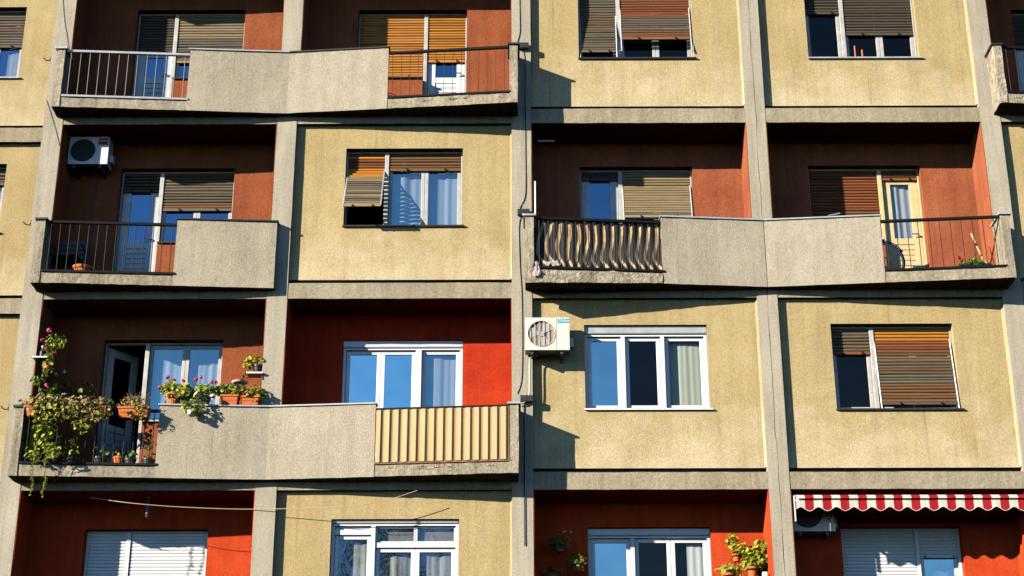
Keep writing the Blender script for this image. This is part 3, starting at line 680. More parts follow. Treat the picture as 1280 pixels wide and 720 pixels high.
# ------------------------------------------------------------------ air conditioners
def aircon(loc, wd, h, d, label, mats, dark, fanx, logo):
    e = empty('air_conditioner', loc, label, 'air conditioner', 'air conditioner units on the facade')
    body, back = M[mats[0]], M[mats[1]]
    # casing front with a round opening: ring of quads from circle to rectangle
    fx, fz, fr = fanx*wd, h*.5, h*.40; n = 32; vs_ = []; fs = []
    x0, x1 = 0, wd*.70 if fanx < .5 else wd
    for i in range(n):
        a = 2*math.pi*i/n; cx, cz = math.cos(a), math.sin(a)
        k = min((x1-fx if cx > 0 else fx-x0)/max(1e-6, abs(cx)), (h-fz if cz > 0 else fz)/max(1e-6, abs(cz)))
        vs_ += [(fx+fr*cx, 0, fz+fr*cz), (fx+k*cx, 0, fz+k*cz), (fx+fr*cx, .016, fz+fr*cz)]
    for i in range(n):
        j = (i+1) % n; fs += [(3*i, 3*i+1, 3*j+1, 3*j), (3*i+2, 3*i, 3*j, 3*j+2)]
    mb = MB().add(vs_, fs)
    for cx, cz in ((x0, 0), (x1, 0), (x1, h), (x0, h)):     # corner triangles missed by the ray fan
        ii = sorted(range(n), key=lambda i: (vs_[3*i+1][0]-cx)**2 + (vs_[3*i+1][2]-cz)**2)[:2]
        mb.add([(cx, 0, cz), vs_[3*ii[0]+1], vs_[3*ii[1]+1]], [(0, 1, 2)])
    mb.add([(x1, 0, 0), (wd, 0, 0), (wd, 0, h), (x1, 0, h)], [(0, 1, 2, 3)])
    mb.add([(0,0,0),(wd,0,0),(wd,d,0),(0,d,0),(0,0,h),(wd,0,h),(wd,d,h),(0,d,h)], [(0,1,2,3),(4,5,6,7),(1,2,6,5),(2,3,7,6),(3,0,4,7)])
    mb.build('casing', body, e)
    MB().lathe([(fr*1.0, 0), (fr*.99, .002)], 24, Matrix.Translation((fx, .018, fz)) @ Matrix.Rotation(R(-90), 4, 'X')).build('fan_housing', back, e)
    fan = MB()
    for i in range(3):
        a0 = i*2*math.pi/3 + .4; pts = [(fx+r*math.cos(a0+t), .011+.003*t, fz+r*math.sin(a0+t)) for t in (0, .35, .7, 1.0) for r in (fr*.22, fr*.62, fr*.92)]
        fan.add(pts, [(3*q+s, 3*q+s+1, 3*q+s+4, 3*q+s+3) for q in range(3) for s in range(2)])
    fan.lathe([(fr*.22, 0), (fr*.2, .012)], 12, Matrix.Translation((fx, .016, fz)) @ Matrix.Rotation(R(90), 4, 'X'))
    fan.build('fan', M['fandark'] if dark else plainfan, e)
    gr = MB(); nb = 11 if dark else 6
    for i in range(nb):
        x = fx - fr + 2*fr*(i+.5)/nb; hh = math.sqrt(max(0, fr*fr-(x-fx)**2)); gr.box(x-.003, x+.003, -.003, .001, fz-hh, fz+hh)
    gr.tube([(fx+fr*math.cos(2*math.pi*i/24), -.002, fz+fr*math.sin(2*math.pi*i/24)) for i in range(25)], .006, 4)
    for rr in ((.66, .34) if dark else ()): gr.tube([(fx+rr*fr*math.cos(2*math.pi*i/20), .004, fz+rr*fr*math.sin(2*math.pi*i/20)) for i in range(21)], .0025, 4)
    gr.build('fan_grille', M['fandark'] if dark else body, e)
    MB().box(wd+.001, wd+.055, d*.35, d*.85, .07, h*.42).build('valve_cover', body, e, bevel=.006)
    for fx_ in (.15, .82): MB().box(fx_*wd-.02, fx_*wd+.02, .03, d+.12, -.045, -.004).box(fx_*wd-.02, fx_*wd+.02, d+.08, d+.12, -.09, -.045).build('bracket', M['steel'], e)
    MB().box(x1-.001, x1+.001, -.003, 0, .01, h-.01).build('casing_seam', back, e)
    return e
plainfan = plain('pale_fan_plastic', (.46, .43, .42, 1), .5)
def text(body, size, loc, mat, parent, shear=0):
    cu = bpy.data.curves.new('lettering', 'FONT'); cu.body = body; cu.size = size; cu.align_x = 'CENTER'; cu.align_y = 'CENTER'; cu.shear = shear; cu.extrude = .0008
    cu.materials.append(mat); o = bpy.data.objects.new('lettering', cu); COL.objects.link(o); o.parent = parent; o.location = loc; o.rotation_euler = (R(90), 0, 0)
    me = bpy.data.meshes.new_from_object(o.evaluated_get(bpy.context.evaluated_depsgraph_get())); o2 = bpy.data.objects.new('lettering', me); COL.objects.link(o2)
    o2.parent = parent; o2.location = loc; o2.rotation_euler = (R(90), 0, 0); bpy.data.objects.remove(o); return o2

x, z_ = at(656.5, 437.5, -.225); w2 = atx(712, 420, -.225) - atx(656.5, 420, -.225); h2 = atz(684, 397, -.225) - atz(684, 437.5, -.225)
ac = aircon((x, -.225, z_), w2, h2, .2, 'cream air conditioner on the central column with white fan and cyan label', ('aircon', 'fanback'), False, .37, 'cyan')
lx0, lx1, lz0, lz1 = w2*.735, w2*.99, h2*.83, h2*.965
MB().box(lx0, lx1, -.004, -.0005, lz0, lz1).build('label_plate', M['cyan'], ac)
text('Midea', .062, ((lx0+lx1)/2+.008, -.006, (lz0+lz1)/2), M['paperwhite'], ac, .25)
MB().tube([(lx0+.012+.022*math.cos(t*.5), -.006, (lz0+lz1)/2+.022*math.sin(t*.5)) for t in range(1, 9)], .0025, 4).build('emblem', M['paperwhite'], ac)
Yb = .33
x, z_ = at(84, 205, Yb); w2 = atx(134.5, 190, Yb) - atx(85, 190, Yb); h2 = atz(110, 171, Yb) - atz(110, 205, Yb)
ac = aircon((x, Yb, z_), w2, h2, .26, 'white air conditioner with dark grille and red label in shaded upper left loggia', ('acwhite', 'fandark'), True, .36, 'red')
MB().box(w2*.73, w2*.97, -.004, -.0005, h2*.70, h2*.93).build('label_plate', M['maroon'], ac)
MB().box(w2*.75, w2*.95, -.006, -.0045, h2*.83, h2*.86).build('label_lettering', M['paperwhite'], ac)
hx = atx(118, 240, .64) - x
MB().tube([(hx, .30, 0), (hx+.01, .32, -.3), (hx-.004, .315, -.7), (hx+.03, .32, -1.1), (hx+.01, .32, -1.5)], .009, 6).build('drain_hose', M['steel'], ac)
Yb = .36
x, z_ = at(993, 664, Yb); w2 = atx(1044, 650, Yb) - atx(993, 650, Yb); h2 = .52
ac = aircon((x, Yb, z_), w2, h2, .26, 'white air conditioner under the red striped awning with triangular grey mark', ('acwhite', 'fandark'), True, .34, 'v')
mz = atz(1036, 646, Yb) - z_; mx_ = atx(1036, 650, Yb) - x
MB().add([(mx_-.07, -.003, mz+.06), (mx_+.07, -.003, mz+.06), (mx_, -.003, mz-.06), (mx_-.04, -.004, mz+.035), (mx_+.04, -.004, mz+.035), (mx_, -.004, mz-.03)], [(0, 3, 5, 2), (2, 5, 4, 1), (1, 4, 3, 0)]).build('emblem', M['steel'], ac)
MB().box(mx_-.045, mx_+.045, -.004, -.003, mz+.008, mz+.026).build('label_lettering', M['steel'], ac)

# ------------------------------------------------------------------ awning
x0, x1 = atx(994, 622, -.02), CXc(4)-HW-.03
aw = empty('awning', (x0, .02, BZ[3]), 'red and white striped awning with scalloped valance under the grey beam', 'awning')
zt = atz(1130, 617.5, -.06) - BZ[3]; zk = atz(1130, 623.5, -.08) - BZ[3]; zv = atz(1130, 634.5, -.08) - BZ[3]
ns = 2*13; sw = (x1-x0)/ns; mb = MB()
for i in range(ns):
    u, v = i*sw, (i+1)*sw; mi = i % 2; nseg = 6
    for s in range(nseg):
        a, c = u+(v-u)*s/nseg, u+(v-u)*(s+1)/nseg
        zz = lambda t: zv + .028*math.cos(2*math.pi*(t-.5*sw)/(2*sw)) - .012
        yy = lambda t: -.085 + .006*math.sin(t*9) 
        mb.add([(a, .12, zt+.03), (c, .12, zt+.03), (c, -.05, zt-.002), (a, -.05, zt-.002)], [(0, 3, 2, 1)], None, mi)
        mb.add([(a, -.05, zt-.002), (c, -.05, zt-.002), (c, -.10, zt-.035), (a, -.10, zt-.035)], [(0, 3, 2, 1)], None, mi)
        mb.add([(a, -.10, zt-.035), (c, -.10, zt-.035), (c, -.108, zk+.008), (a, -.108, zk+.008)], [(0, 3, 2, 1)], None, mi)
        mb.add([(a, -.076, zk+.018), (c, -.076, zk+.018), (c, yy(c), zz(c)), (a, yy(a), zz(a))], [(0, 3, 2, 1)], None, mi)
mb.build('awning_cloth', [M['awn_white'], M['awn_red']], aw)
ed = MB(); ed.tube([(i*sw/4, -.086 + .006*math.sin(i*sw/4*9), zv + .028*math.cos(2*math.pi*(i*sw/4-.5*sw)/(2*sw)) - .012) for i in range(ns*4+1)], .004, 4); ed.build('trim', M['pvc'], aw)
MB().tube([(.01, .03, zt-.03), (x1-x0-.01, .03, zt-.03)], .04, 10).build('roller', M['pvc'], aw)
MB().tube([(.0, -.06, zk-.004), (x1-x0, -.06, zk-.004)], .014, 8).build('front_bar', M['pvc'], aw)
for xx in (.02, x1-x0-.05): MB().box(xx, xx+.03, -.05, .12, zt-.08, zt-.004).build('bracket', M['pvc'], aw)
MB().box(-.018, -.004, -.03, .0, zt-.36, zt+.0).build('side_rail', M['pvc'], aw)

# ------------------------------------------------------------------ plants
def foliage(clumps, size, seed=0):
    rnd = random.Random(seed); mb = MB()
    for (cx, cy, cz, rx, ry, rz, n, mis) in clumps:
        for _ in range(n):
            while True:
                p = Vector((rnd.uniform(-1, 1), rnd.uniform(-1, 1), rnd.uniform(-1, 1)))
                if .15 < p.length < 1: break
            c = Vector((cx+p.x*rx, cy+p.y*ry, cz+p.z*rz)); s = size*rnd.choice([.5, .75, 1, 1, 1.45])*rnd.uniform(.8, 1.15)
            q = (p + Vector((0, -.3, .5)) + Vector((rnd.gauss(0, .5), rnd.gauss(0, .5), rnd.gauss(0, .5)))).to_track_quat('Z', 'Y').to_matrix().to_4x4()
            q = Matrix.Translation(c) @ q @ Matrix.Rotation(rnd.uniform(0, 6.28), 4, 'Z')
            mb.add([(0, -s*.55, 0), (s*.42, -s*.1, s*.12), (s*.28, s*.4, s*.1), (0, s*.5, 0), (-s*.28, s*.4, s*.1), (-s*.42, -s*.1, s*.12)], [(0, 1, 2, 3), (0, 3, 4, 5)], q, rnd.choice(mis))
    return mb
def blossoms(pts, r, seed=0, n=9):
    rnd = random.Random(seed); mb = MB()
    for (x, y, z) in pts:
        for _ in range(n):
            d = Vector((rnd.gauss(0, 1), rnd.gauss(0, 1), rnd.gauss(0, 1))).normalized(); s = r*rnd.uniform(.5, .8)
            q = Matrix.Translation(Vector((x, y, z)) + d*r*.6) @ d.to_track_quat('Z', 'Y').to_matrix().to_4x4()
            mb.add([(s*math.cos(a), s*math.sin(a), s*.25*(i % 2)) for i, a in enumerate([k*math.pi/3 for k in range(6)])], [(0, 1, 2, 3, 4, 5)], q)
    return mb
def stems(pts, base, r=.004):
    mb = MB()
    for p in pts:
        m_ = [(base[i]+p[i])/2 for i in range(3)]; m_[2] += .02
        mb.tube([base, m_, p], [r, r*.8, r*.6], 4)
    return mb
def pot(par, kind='round', r=.09, h=.14, wd=.25, mat='terracotta'):
    if kind == 'round':
        MB().lathe([(r*.68, 0), (r*.92, h*.78), (r*1.02, h*.78), (r*1.04, h), (r*.92, h), (r*.86, h*.85)], 18).build('pot', M[mat], par, smooth=False, bevel=.002)
        MB().lathe([(r*.86, h*.84), (r*.4, h*.87)], 14).build('soil', M['terradark'], par)
    else:
        v = [(-wd/2*.9, -r*.8, 0), (wd/2*.9, -r*.8, 0), (wd/2*.9, r*.8, 0), (-wd/2*.9, r*.8, 0), (-wd/2, -r, h), (wd/2, -r, h), (wd/2, r, h), (-wd/2, r, h)]
        q = MB().add(v, [(3,2,1,0),(4,5,6,7),(0,1,5,4),(1,2,6,5),(2,3,7,6),(3,0,4,7)])
        q.box(-wd/2-.008, wd/2+.008, -r-.008, r+.008, h-.025, h+.003)
        q.box(-wd/2*.97, wd/2*.97, -r*.96, r*.96, h*.45, h*.5)
        q.build('pot', M[mat], par, bevel=.005)
LM = ['leaf', 'leaf_y', 'leaf_b', 'leaf_dry', 'leaf_d']
def lmats(): return [M[n] for n in LM]

ZC = BZ[3] + PTOP            # top of the flowered parapet
def on_parapet(px_): return atx(px_, 503, -.15)
# geranium in a terracotta pot, left end of the parapet
x = on_parapet(216); y = f30(x)+.05
p1 = empty('potted_plant', (x, y, ZC+.002), 'red geranium in round terracotta pot at left end of the flowered parapet', 'plant', 'geraniums on the flowered parapet')
pot(p1, 'round', .115, .15)
foliage([(0, 0, .20, .19, .13, .11, 120, [0, 1, 2, 1]), (-.06, 0, .27, .12, .09, .09, 44, [1, 2]), (.02, -.1, .12, .12, .04, .06, 20, [1, 2])], .058, 1).build('foliage', lmats(), p1, kind='stuff')
fp = [(-.10, -.02, .40), (-.19, -.03, .25), (.0, -.04, .34), (.12, -.03, .34)]
stems(fp, (0, 0, .15)).build('stem', M['leaf'], p1); blossoms(fp, .032, 2).build('blossom', M['fl_pink'], p1)
# trailing plant with white flowers hanging over the coping
x = on_parapet(246); y = f30(x)+.03
p2 = empty('potted_plant', (x, y, ZC+.002), 'bushy trailing geranium with white and pink flowers hanging over the parapet edge', 'plant', 'geraniums on the flowered parapet')
pot(p2, 'box', .075, .12, .34, 'potblack')
foliage([(-.02, -.02, .17, .30, .14, .14, 230, [0, 1, 2, 2]), (0, -.13, -.06, .19, .06, .14, 70, [0, 1, 2]), (.12, -.03, .2, .14, .1, .1, 40, [1, 0])], .060, 3).build('foliage', lmats(), p2, kind='stuff')
fp = [(-.02, -.1, .34), (.05, -.1, .37), (.26, -.1, .29), (.2, -.08, .31)]
stems(fp, (0, 0, .15)).build('stem', M['leaf'], p2); blossoms(fp, .030, 4).build('blossom', M['fl_pink'], p2)
blossoms([(.03, -.17, .10), (.23, -.12, .08), (-.04, -.2, -.17)], .042, 5).build('blossom', M['fl_white'], p2)
x = on_parapet(286.5); y = f30(x)+.05
p3 = empty('potted_plant', (x, y, ZC+.002), 'geranium in the wider rectangular terracotta pot right of the trailing plant', 'plant', 'geraniums on the flowered parapet')
pot(p3, 'box', .085, .14, .235)
foliage([(.0, 0, .22, .20, .13, .10, 130, [0, 1, 2]), (-.17, 0, .25, .14, .10, .08, 60, [1, 2])], .060, 6).build('foliage', lmats(), p3, kind='stuff')
x = on_parapet(312.5); y = f30(x)+.05
p4 = empty('potted_plant', (x, y, ZC+.002), 'red-tinged geranium in terracotta pot next to the grey column', 'plant', 'geraniums on the flowered parapet')
pot(p4, 'box', .085, .13, .23)
foliage([(0, 0, .2, .2, .13, .11, 135, [0, 1, 2, 1]), (.1, -.03, .1, .08, .07, .09, 16, [1, 2])], .058, 8).build('foliage', lmats(), p4, kind='stuff')
fp = [(.05, -.1, .24), (-.1, -.09, .2), (-.02, -.1, .16)]; blossoms(fp, .022, 8, 6).build('blossom', M['fl_red'], p4)
# dish with a red lid, on a post behind the flower pots
x, z_ = at(299, 477, .0)
ds = empty('dish', (x, .05, z_-.02), 'white saucer with red dome lid above the terracotta pots', 'dish')
MB().lathe([(.05, 0), (.10, .012), (.115, .03), (.10, .026)], 18).build('saucer', M['paperwhite'], ds)
MB().lathe([(.085, .028), (.08, .05), (.05, .07), (.01, .078)], 18).build('lid', M['fl_red'], ds)
MB().tube([(0, 0, -.30), (0, 0, .0)], .012, 6).build('stand', M['stick'], ds)
# plant on a little shelf on the column
x, z_ = at(322, 467.5, .05)
p5 = empty('potted_plant', (x, .05, z_), 'small plant in black pot on white shelf fixed beside the grey column', 'plant')
MB().box(-.14, .09, -.1, .1, -.025, 0).build('shelf', M['paperwhite'], p5, bevel=.004)
MB().box(.07, .085, -.06, .06, -.1, -.026).build('bracket', M['steel'], p5)
q = empty('tmp', (0, 0, 0), None, None); q.parent = p5; bpy.data.objects.remove(q)
pot(p5, 'round', .075, .12, mat='potblack')
foliage([(-.04, -.02, .19, .15, .1, .09, 60, [1, 2, 2]), (-.13, -.02, .12, .07, .06, .06, 18, [1, 2]), (-.15, -.04, -.03, .04, .03, .05, 8, [1, 0])], .058, 9).build('foliage', lmats(), p5, kind='stuff')
blossoms([(-.19, -.06, -.06), (-.1, -.08, .06)], .028, 10).build('blossom', M['fl_pink'], p5)
MB().tube([(.075, .08, -.5), (.075, .08, .55)], .012, 6).build('post', M['oldwhite'], p5)

# dry plant in a terracotta window box on the railing
RZ = BZ[3] + RTOP
x = atx(168, 515, -.3); y = f30(x) - .07
p6 = empty('window_box', (x, y, RZ-.17), 'terracotta window box of dry straw-coloured flowers on the black railing', 'window box')
pot(p6, 'box', .085, .15, .42)
q = MB()
for s in (-.15, .15): q.box(s-.008, s+.008, .08, .14, .05, .18).box(s-.008, s+.008, -.09, .14, -.012, -.004)
q.build('hanger', M['black'], p6)
foliage([(-.02, 0, .22, .22, .12, .11, 240, [3, 3, 3, 1]), (.05, -.11, .07, .17, .05, .12, 110, [3, 3, 1])], .034, 11).build('foliage', lmats(), p6, kind='stuff')
rnd = random.Random(3); fp = [(rnd.uniform(-.2, .2), rnd.uniform(-.1, .08), rnd.uniform(.25, .40)) for _ in range(26)]
stems(fp, (0, 0, .12), .0035).build('stem', M['leaf_dry'], p6)
# two hanging boxes of flowering trailers further left
def trailer(px_, wd, label, seed, potx):
    x = atx(px_, 515, -.32); y = f30(x) - .07
    e = empty('window_box', (x, y, RZ-.17), label, 'window box', 'overgrown window boxes on the corner balcony')
    pot(e, 'box', .085, .15, wd)
    q = MB()
    for s in (-wd*.35, wd*.35): q.box(s-.008, s+.008, .08, .14, .05, .18).box(s-.008, s+.008, -.09, .14, -.012, -.004)
    q.build('hanger', M['black'], e); return e
e = trailer(63, .62, 'overgrown window box with yellow-green trailers reaching below the balcony slab', 1, 0)
foliage([(0, 0, .21, .44, .17, .12, 400, [3, 3, 1, 4, 3]), (.08, -.13, .06, .36, .07, .17, 330, [1, 4, 2, 3]), (-.02, -.13, -.2, .19, .07, .18, 140, [1, 2, 4]), (-.05, .14, -.5, .40, .08, .42, 260, [4, 0, 4]),
         (.0, -.1, -.40, .13, .05, .15, 60, [2, 1]), (.14, -.1, -.52, .1, .05, .09, 34, [1, 2]), (-.16, -.08, -.52, .12, .05, .09, 30, [2, 1, 0])], .050, 12).build('foliage', lmats(), e, kind='stuff')
rnd = random.Random(5); blossoms([(rnd.uniform(-.25, .36), -.15, rnd.uniform(.0, .3)) for _ in range(10)], .022, 13, 7).build('blossom', M['fl_lilac'], e)
tr = MB()
for sx, zl in ((-.11, -1.08), (.06, -1.10)):
    pts = [(sx+.014*math.sin(i*.9+sx*9), -.12+.004*i, -.42-(abs(zl)-.42)*i/12) for i in range(13)]; tr.tube(pts, .004, 4)
    for i, p in enumerate(pts):
        for _ in range(5):
            qx = Matrix.Translation((p[0]+random.uniform(-.022, .022), p[1]+random.uniform(-.02, .01), p[2]+random.uniform(-.03, .03))) @ Matrix.Rotation(random.uniform(0, 6), 4, 'Z') @ Matrix.Rotation(random.uniform(.4, 1.4), 4, 'X'); s = .026
            tr.add([(0, -s*.6, 0), (s*.4, 0, .004), (0, s*.6, 0), (-s*.4, 0, .004)], [(0, 1, 2, 3)], qx)
tr.build('trailing_stem', M['leaf_y'], e)
e = trailer(112, .5, 'window box of half-dry yellow-green flowers left of the terracotta straw box', 2, 0)
foliage([(0, 0, .19, .36, .16, .12, 360, [3, 3, 4, 3]), (.0, -.13, .05, .36, .06, .15, 270, [1, 3, 3, 4]), (-.06, -.11, -.14, .14, .05, .12, 60, [1, 1, 2]), (.2, -.1, -.02, .1, .05, .07, 30, [4, 0])], .048, 15).build('foliage', lmats(), e, kind='stuff')
rnd = random.Random(8); blossoms([(rnd.uniform(-.28, .1), -.14, rnd.uniform(.05, .27)) for _ in range(5)], .022, 16, 7).build('blossom', M['fl_lilac'], e)

# rose-like climber in the loggia corner
x, z_ = at(57, 575, .3); z_ = BZ[3] + SLT
ox = atx(60, 450, .2)
cl = empty('climbing_plant', (ox, .3, z_), 'tall climbing plant with red flowers in the dark corner loggia', 'plant')
pot(cl, 'round', .17, .28, mat='potblack')
pts = []; 
def cz(py_): return atz(60, py_, -.12) - z_
def cxx(px_, py_): return atx(px_, py_, -.12) - ox
foliage([(cxx(69, 427), -.42, cz(427), .15, .10, .13, 90, [0, 2, 2]), (cxx(62, 440), -.42, cz(440), .09, .08, .13, 60, [0, 2, 1]), (cxx(61, 457), -.42, cz(457), .08, .07, .15, 50, [2, 1, 0]), (cxx(48, 473), -.40, cz(474), .12, .06, .07, 26, [2, 0, 1]),
         (cxx(60, 487), -.36, cz(487), .14, .08, .12, 50, [4, 0]), (.12, .1, cz(475), .25, .15, .35, 120, [4, 0]), (.45, .15, cz(480), .25, .12, .25, 90, [4, 0, 4])], .052, 17).build('foliage', lmats(), cl, kind='stuff')
F3 = [(64, 416.5), (56, 429), (62, 440), (71, 446.5), (63, 461), (61, 484.5)]
fl = [(cxx(a, b), -.53, cz(b)) for a, b in F3]
blossoms(fl, .036, 18, 12).build('blossom', M['fl_pink'], cl)
blossoms([(atx(a, b, .25)-ox, -.05, atz(a, b, .25)-z_) for a, b in ((81, 465), (70, 468))], .035, 19, 8).build('blossom', M['fl_lilac'], cl)
MB().tube([(0, 0, .2), (.0, -.2, .8), (-.0, -.36, 1.2), (cxx(66, 425), -.42, cz(425))], [.014, .011, .009, .005], 6).build('stem', M['bark'], cl)
x, z_ = at(52, 447.5, -.1)
pl = empty('shelf', (x, -.1, z_), 'small white shelf with a dark bottle fixed to the left grey column', 'shelf')
MB().box(-.11, .1, -.08, .08, -.02, 0).build('board', M['paperwhite'], pl)
MB().lathe([(.03, .001), (.035, .02), (.034, .09), (.014, .12), (.014, .15)], 12).build('bottle', M['potblack'], pl)
MB().lathe([(.017, .15), (.02, .165), (.012, .18)], 10).build('stopper', M['paperwhite'], pl)

# pots standing on the corner balcony floor
FZ = BZ[3] + SLT
def floor_pot(px_, r, h, mat, label, fol, fm, seed, y=None, group=None, fl=None):
    yy = -.12 if y is None else y
    x = atx(px_, 570, yy)
    e = empty('potted_plant', (x, yy, FZ+.003), label, 'plant', group); pot(e, 'round', r, h, mat=mat)
    foliage(fol, .05, seed).build('foliage', lmats(), e, kind='stuff')
    if fl: blossoms(fl, .024, seed).build('blossom', M['fl_red'], e)
    return e
GP = 'pots on the corner balcony floor'
floor_pot(125, .10, .14, 'potblack', 'dark green plant in black pot below the half-dry window box', [(0, 0, .21, .15, .1, .09, 46, [4, 0, 0])], 0, 21, group=GP)
floor_pot(149, .075, .15, 'terracotta', 'plant in terracotta pot in front of the open balcony door', [(.0, 0, .2, .09, .08, .07, 24, [4, 3, 0])], 0, 22, group=GP)
floor_pot(163, .085, .12, 'potblack', 'low dark plant in black pot right of the small terracotta pot', [(0, 0, .17, .12, .09, .07, 36, [4, 0])], 0, 23, group=GP)
e = floor_pot(186, .09, .12, 'potblack', 'thin upright plant in black pot before the rust-red wall', [(0, 0, .16, .13, .09, .06, 22, [4, 4]), (0, 0, .32, .07, .05, .16, 20, [4, 0])], 0, 24, group=GP)
MB().tube([(0, 0, .1), (.01, 0, .3), (0, 0, .5)], .006, 5).build('stem', M['leaf_d'], e); blossoms([(0, -.01, .52)], .028, 3, 6).build('blossom', M['fl_red'], e)
floor_pot(92, .09, .13, 'potblack', 'bright green plant in black pot below the overgrown boxes', [(0, 0, .2, .1, .08, .08, 26, [0, 2]), (0, -.03, .36, .09, .06, .09, 22, [0, 2, 0])], 0, 25, group=GP)
# broad-leaved plant in the corner
x = atx(38, 560, -.1)
e = empty('potted_plant', (x, -.1, FZ+.003), 'broad-leaved green plant behind the railing at the balcony corner', 'plant')
pot(e, 'round', .1, .16, mat='potblack'); lv = MB(); rnd = random.Random(4)
for i in range(16):
    a = rnd.uniform(0, 6.28); L_ = rnd.uniform(.35, .75); lean = rnd.uniform(.08, .22); pts = []
    for t in (0, .35, .7, 1): pts.append(Vector((math.cos(a)*lean*t*1.4, math.sin(a)*lean*t*.7-.02*t, .14+L_*t-.1*t*t)))
    s = Vector((-math.sin(a), math.cos(a), 0)); ws = (.008, .032, .026, .002)
    v = [p_+s*w_ for p_, w_ in zip(pts, ws)] + [p_-s*w_ for p_, w_ in zip(pts, ws)]
    lv.add(v, [(j, j+1, j+5, j+4) for j in range(3)], None, rnd.choice([0, 0, 2, 4]))
lv.build('foliage', lmats(), e, kind='stuff')

# bottom loggia plants
WZ = lambda px_, py_, Y: at(px_, py_, Y)
def wall_pot(px_, py_, Y, r, h, label, fol, seed, mat='terracotta', cat='plant', group=None, size=.055, bracket=True):
    x, z_ = at(px_, py_, Y); e = empty('potted_plant', (x, Y, z_), label, cat, group); pot(e, 'round', r, h, mat=mat)
    foliage(fol, size, seed).build('foliage', lmats(), e, kind='stuff')
    if bracket: MB().tube([(r*1.06*math.cos(i*.4), r*1.06*math.sin(i*.4), h*.7) for i in range(17)], .006, 4).tube([(0, r*1.06, h*.7), (0, YL-Y-.003, h*.7), (0, YL-Y-.003, h*.2)], .007, 4).build('pot_ring', M['black'], e)
    return e
GW = 'plants hung on the bright red loggia wall'
wall_pot(941, 722, .42, .085, .14, 'bright green plant in orange pot, lowest centre of red wall', [(0, 0, .20, .16, .1, .09, 140, [2, 1, 2]), (.13, 0, .22, .15, .09, .11, 110, [2, 1]), (-.08, -.02, .16, .08, .06, .06, 26, [2])], 31, group=GW)
wall_pot(921, 702, .45, .06, .10, 'bright green plant on small pale saucer, upper left on red wall', [(.03, 0, .17, .13, .09, .11, 120, [2, 1]), (-.05, 0, .29, .09, .07, .10, 66, [2, 1]), (.12, -.02, .12, .11, .06, .09, 66, [2])], 32, group=GW)
wall_pot(951, 703, .45, .07, .12, 'leafy green plant at top right beside the lit side wall', [(.03, 0, .22, .15, .09, .11, 100, [2, 1, 2]), (-.05, -.03, .08, .10, .07, .14, 66, [2, 1]), (.1, -.02, .26, .07, .07, .07, 24, [2, 1])], 33, group=GW)
wall_pot(911, 731, .42, .09, .15, 'yellow-green bushy plant near the white window frame', [(0, 0, .22, .17, .11, .07, 130, [1, 2, 1]), (.08, 0, .16, .15, .1, .10, 80, [1, 2])], 34, group=GW)
GS = 'plants in the shaded end of the red loggia'
e = wall_pot(700, 690, .42, .07, .12, 'shaded green plant with two white flowers, highest on the dark wall', [(0, 0, .16, .18, .11, .12, 80, [4, 0])], 35, mat='terradark', group=GS)
blossoms([(.06, -.05, .27), (.15, -.05, .27)], .02, 6, 5).build('blossom', M['fl_white'], e)
wall_pot(722, 715, .45, .08, .13, 'shaded light green plant beside the white window frame', [(0, 0, .14, .14, .1, .12, 70, [0, 2, 0])], 36, mat='terradark', group=GS)
wall_pot(690, 731, .42, .08, .13, 'dim green plant lowest in the dark loggia corner', [(0, 0, .16, .17, .1, .10, 60, [4, 0])], 37, mat='terradark', group=GS)
x, z_ = at(960.5, 722, .3)
ln = empty('wall_lamp', (CXc(3)-HW-.012, .3, z_), 'small white lamp on the lit red side wall', 'lamp')
MB().box(-.10, -.03, -.035, .035, -.02, .075).build('lamp_shade', M['paperwhite'], ln, bevel=.01); MB().box(-.03, -.001, -.02, .02, -.16, .02).build('bracket', M['maroon'], ln)

# geranium pot, broom and bicycle on the right balcony
FZ2 = BZ[2] + SLT
x = atx(1218, 334, -.18)
e = empty('potted_plant', (x, -.19, FZ2+.003), 'low red-flowering geranium box at the right end of the upper balcony', 'plant')
pot(e, 'box', .075, .11, .42, 'potblack')
foliage([(-.02, 0, .14, .24, .1, .07, 120, [0, 0, 2]), (.14, 0, .1, .12, .1, .07, 40, [0, 2])], .055, 41).build('foliage', lmats(), e, kind='stuff')
fp = [(-.22, -.05, .22), (-.19, -.04, .17), (.02, -.03, .30), (.10, -.02, .27)]
stems(fp, (0, 0, .1)).build('stem', M['leaf'], e); blossoms(fp[:2], .028, 42).build('blossom', M['fl_red'], e); blossoms(fp[2:], .026, 43).build('blossom', M['fl_orange'], e)
x0, z0 = at(1231, 322, -.02); x1, z1 = at(1214, 292, .1)
br = empty('broom', (x0, -.02, FZ2), 'wooden broom handle leaning by the lit salmon side wall', 'broom')
MB().tube([(.02, 0, .12), (x1-x0, .12, z1-FZ2)], .013, 8).build('handle', M['stick'], br)
MB().box(-.06, .12, -.03, .03, .09, .13).build('brush_block', M['stick'], br); MB().box(-.06, .12, -.028, .028, .004, .09).build('bristles', M['leaf_dry'], br)
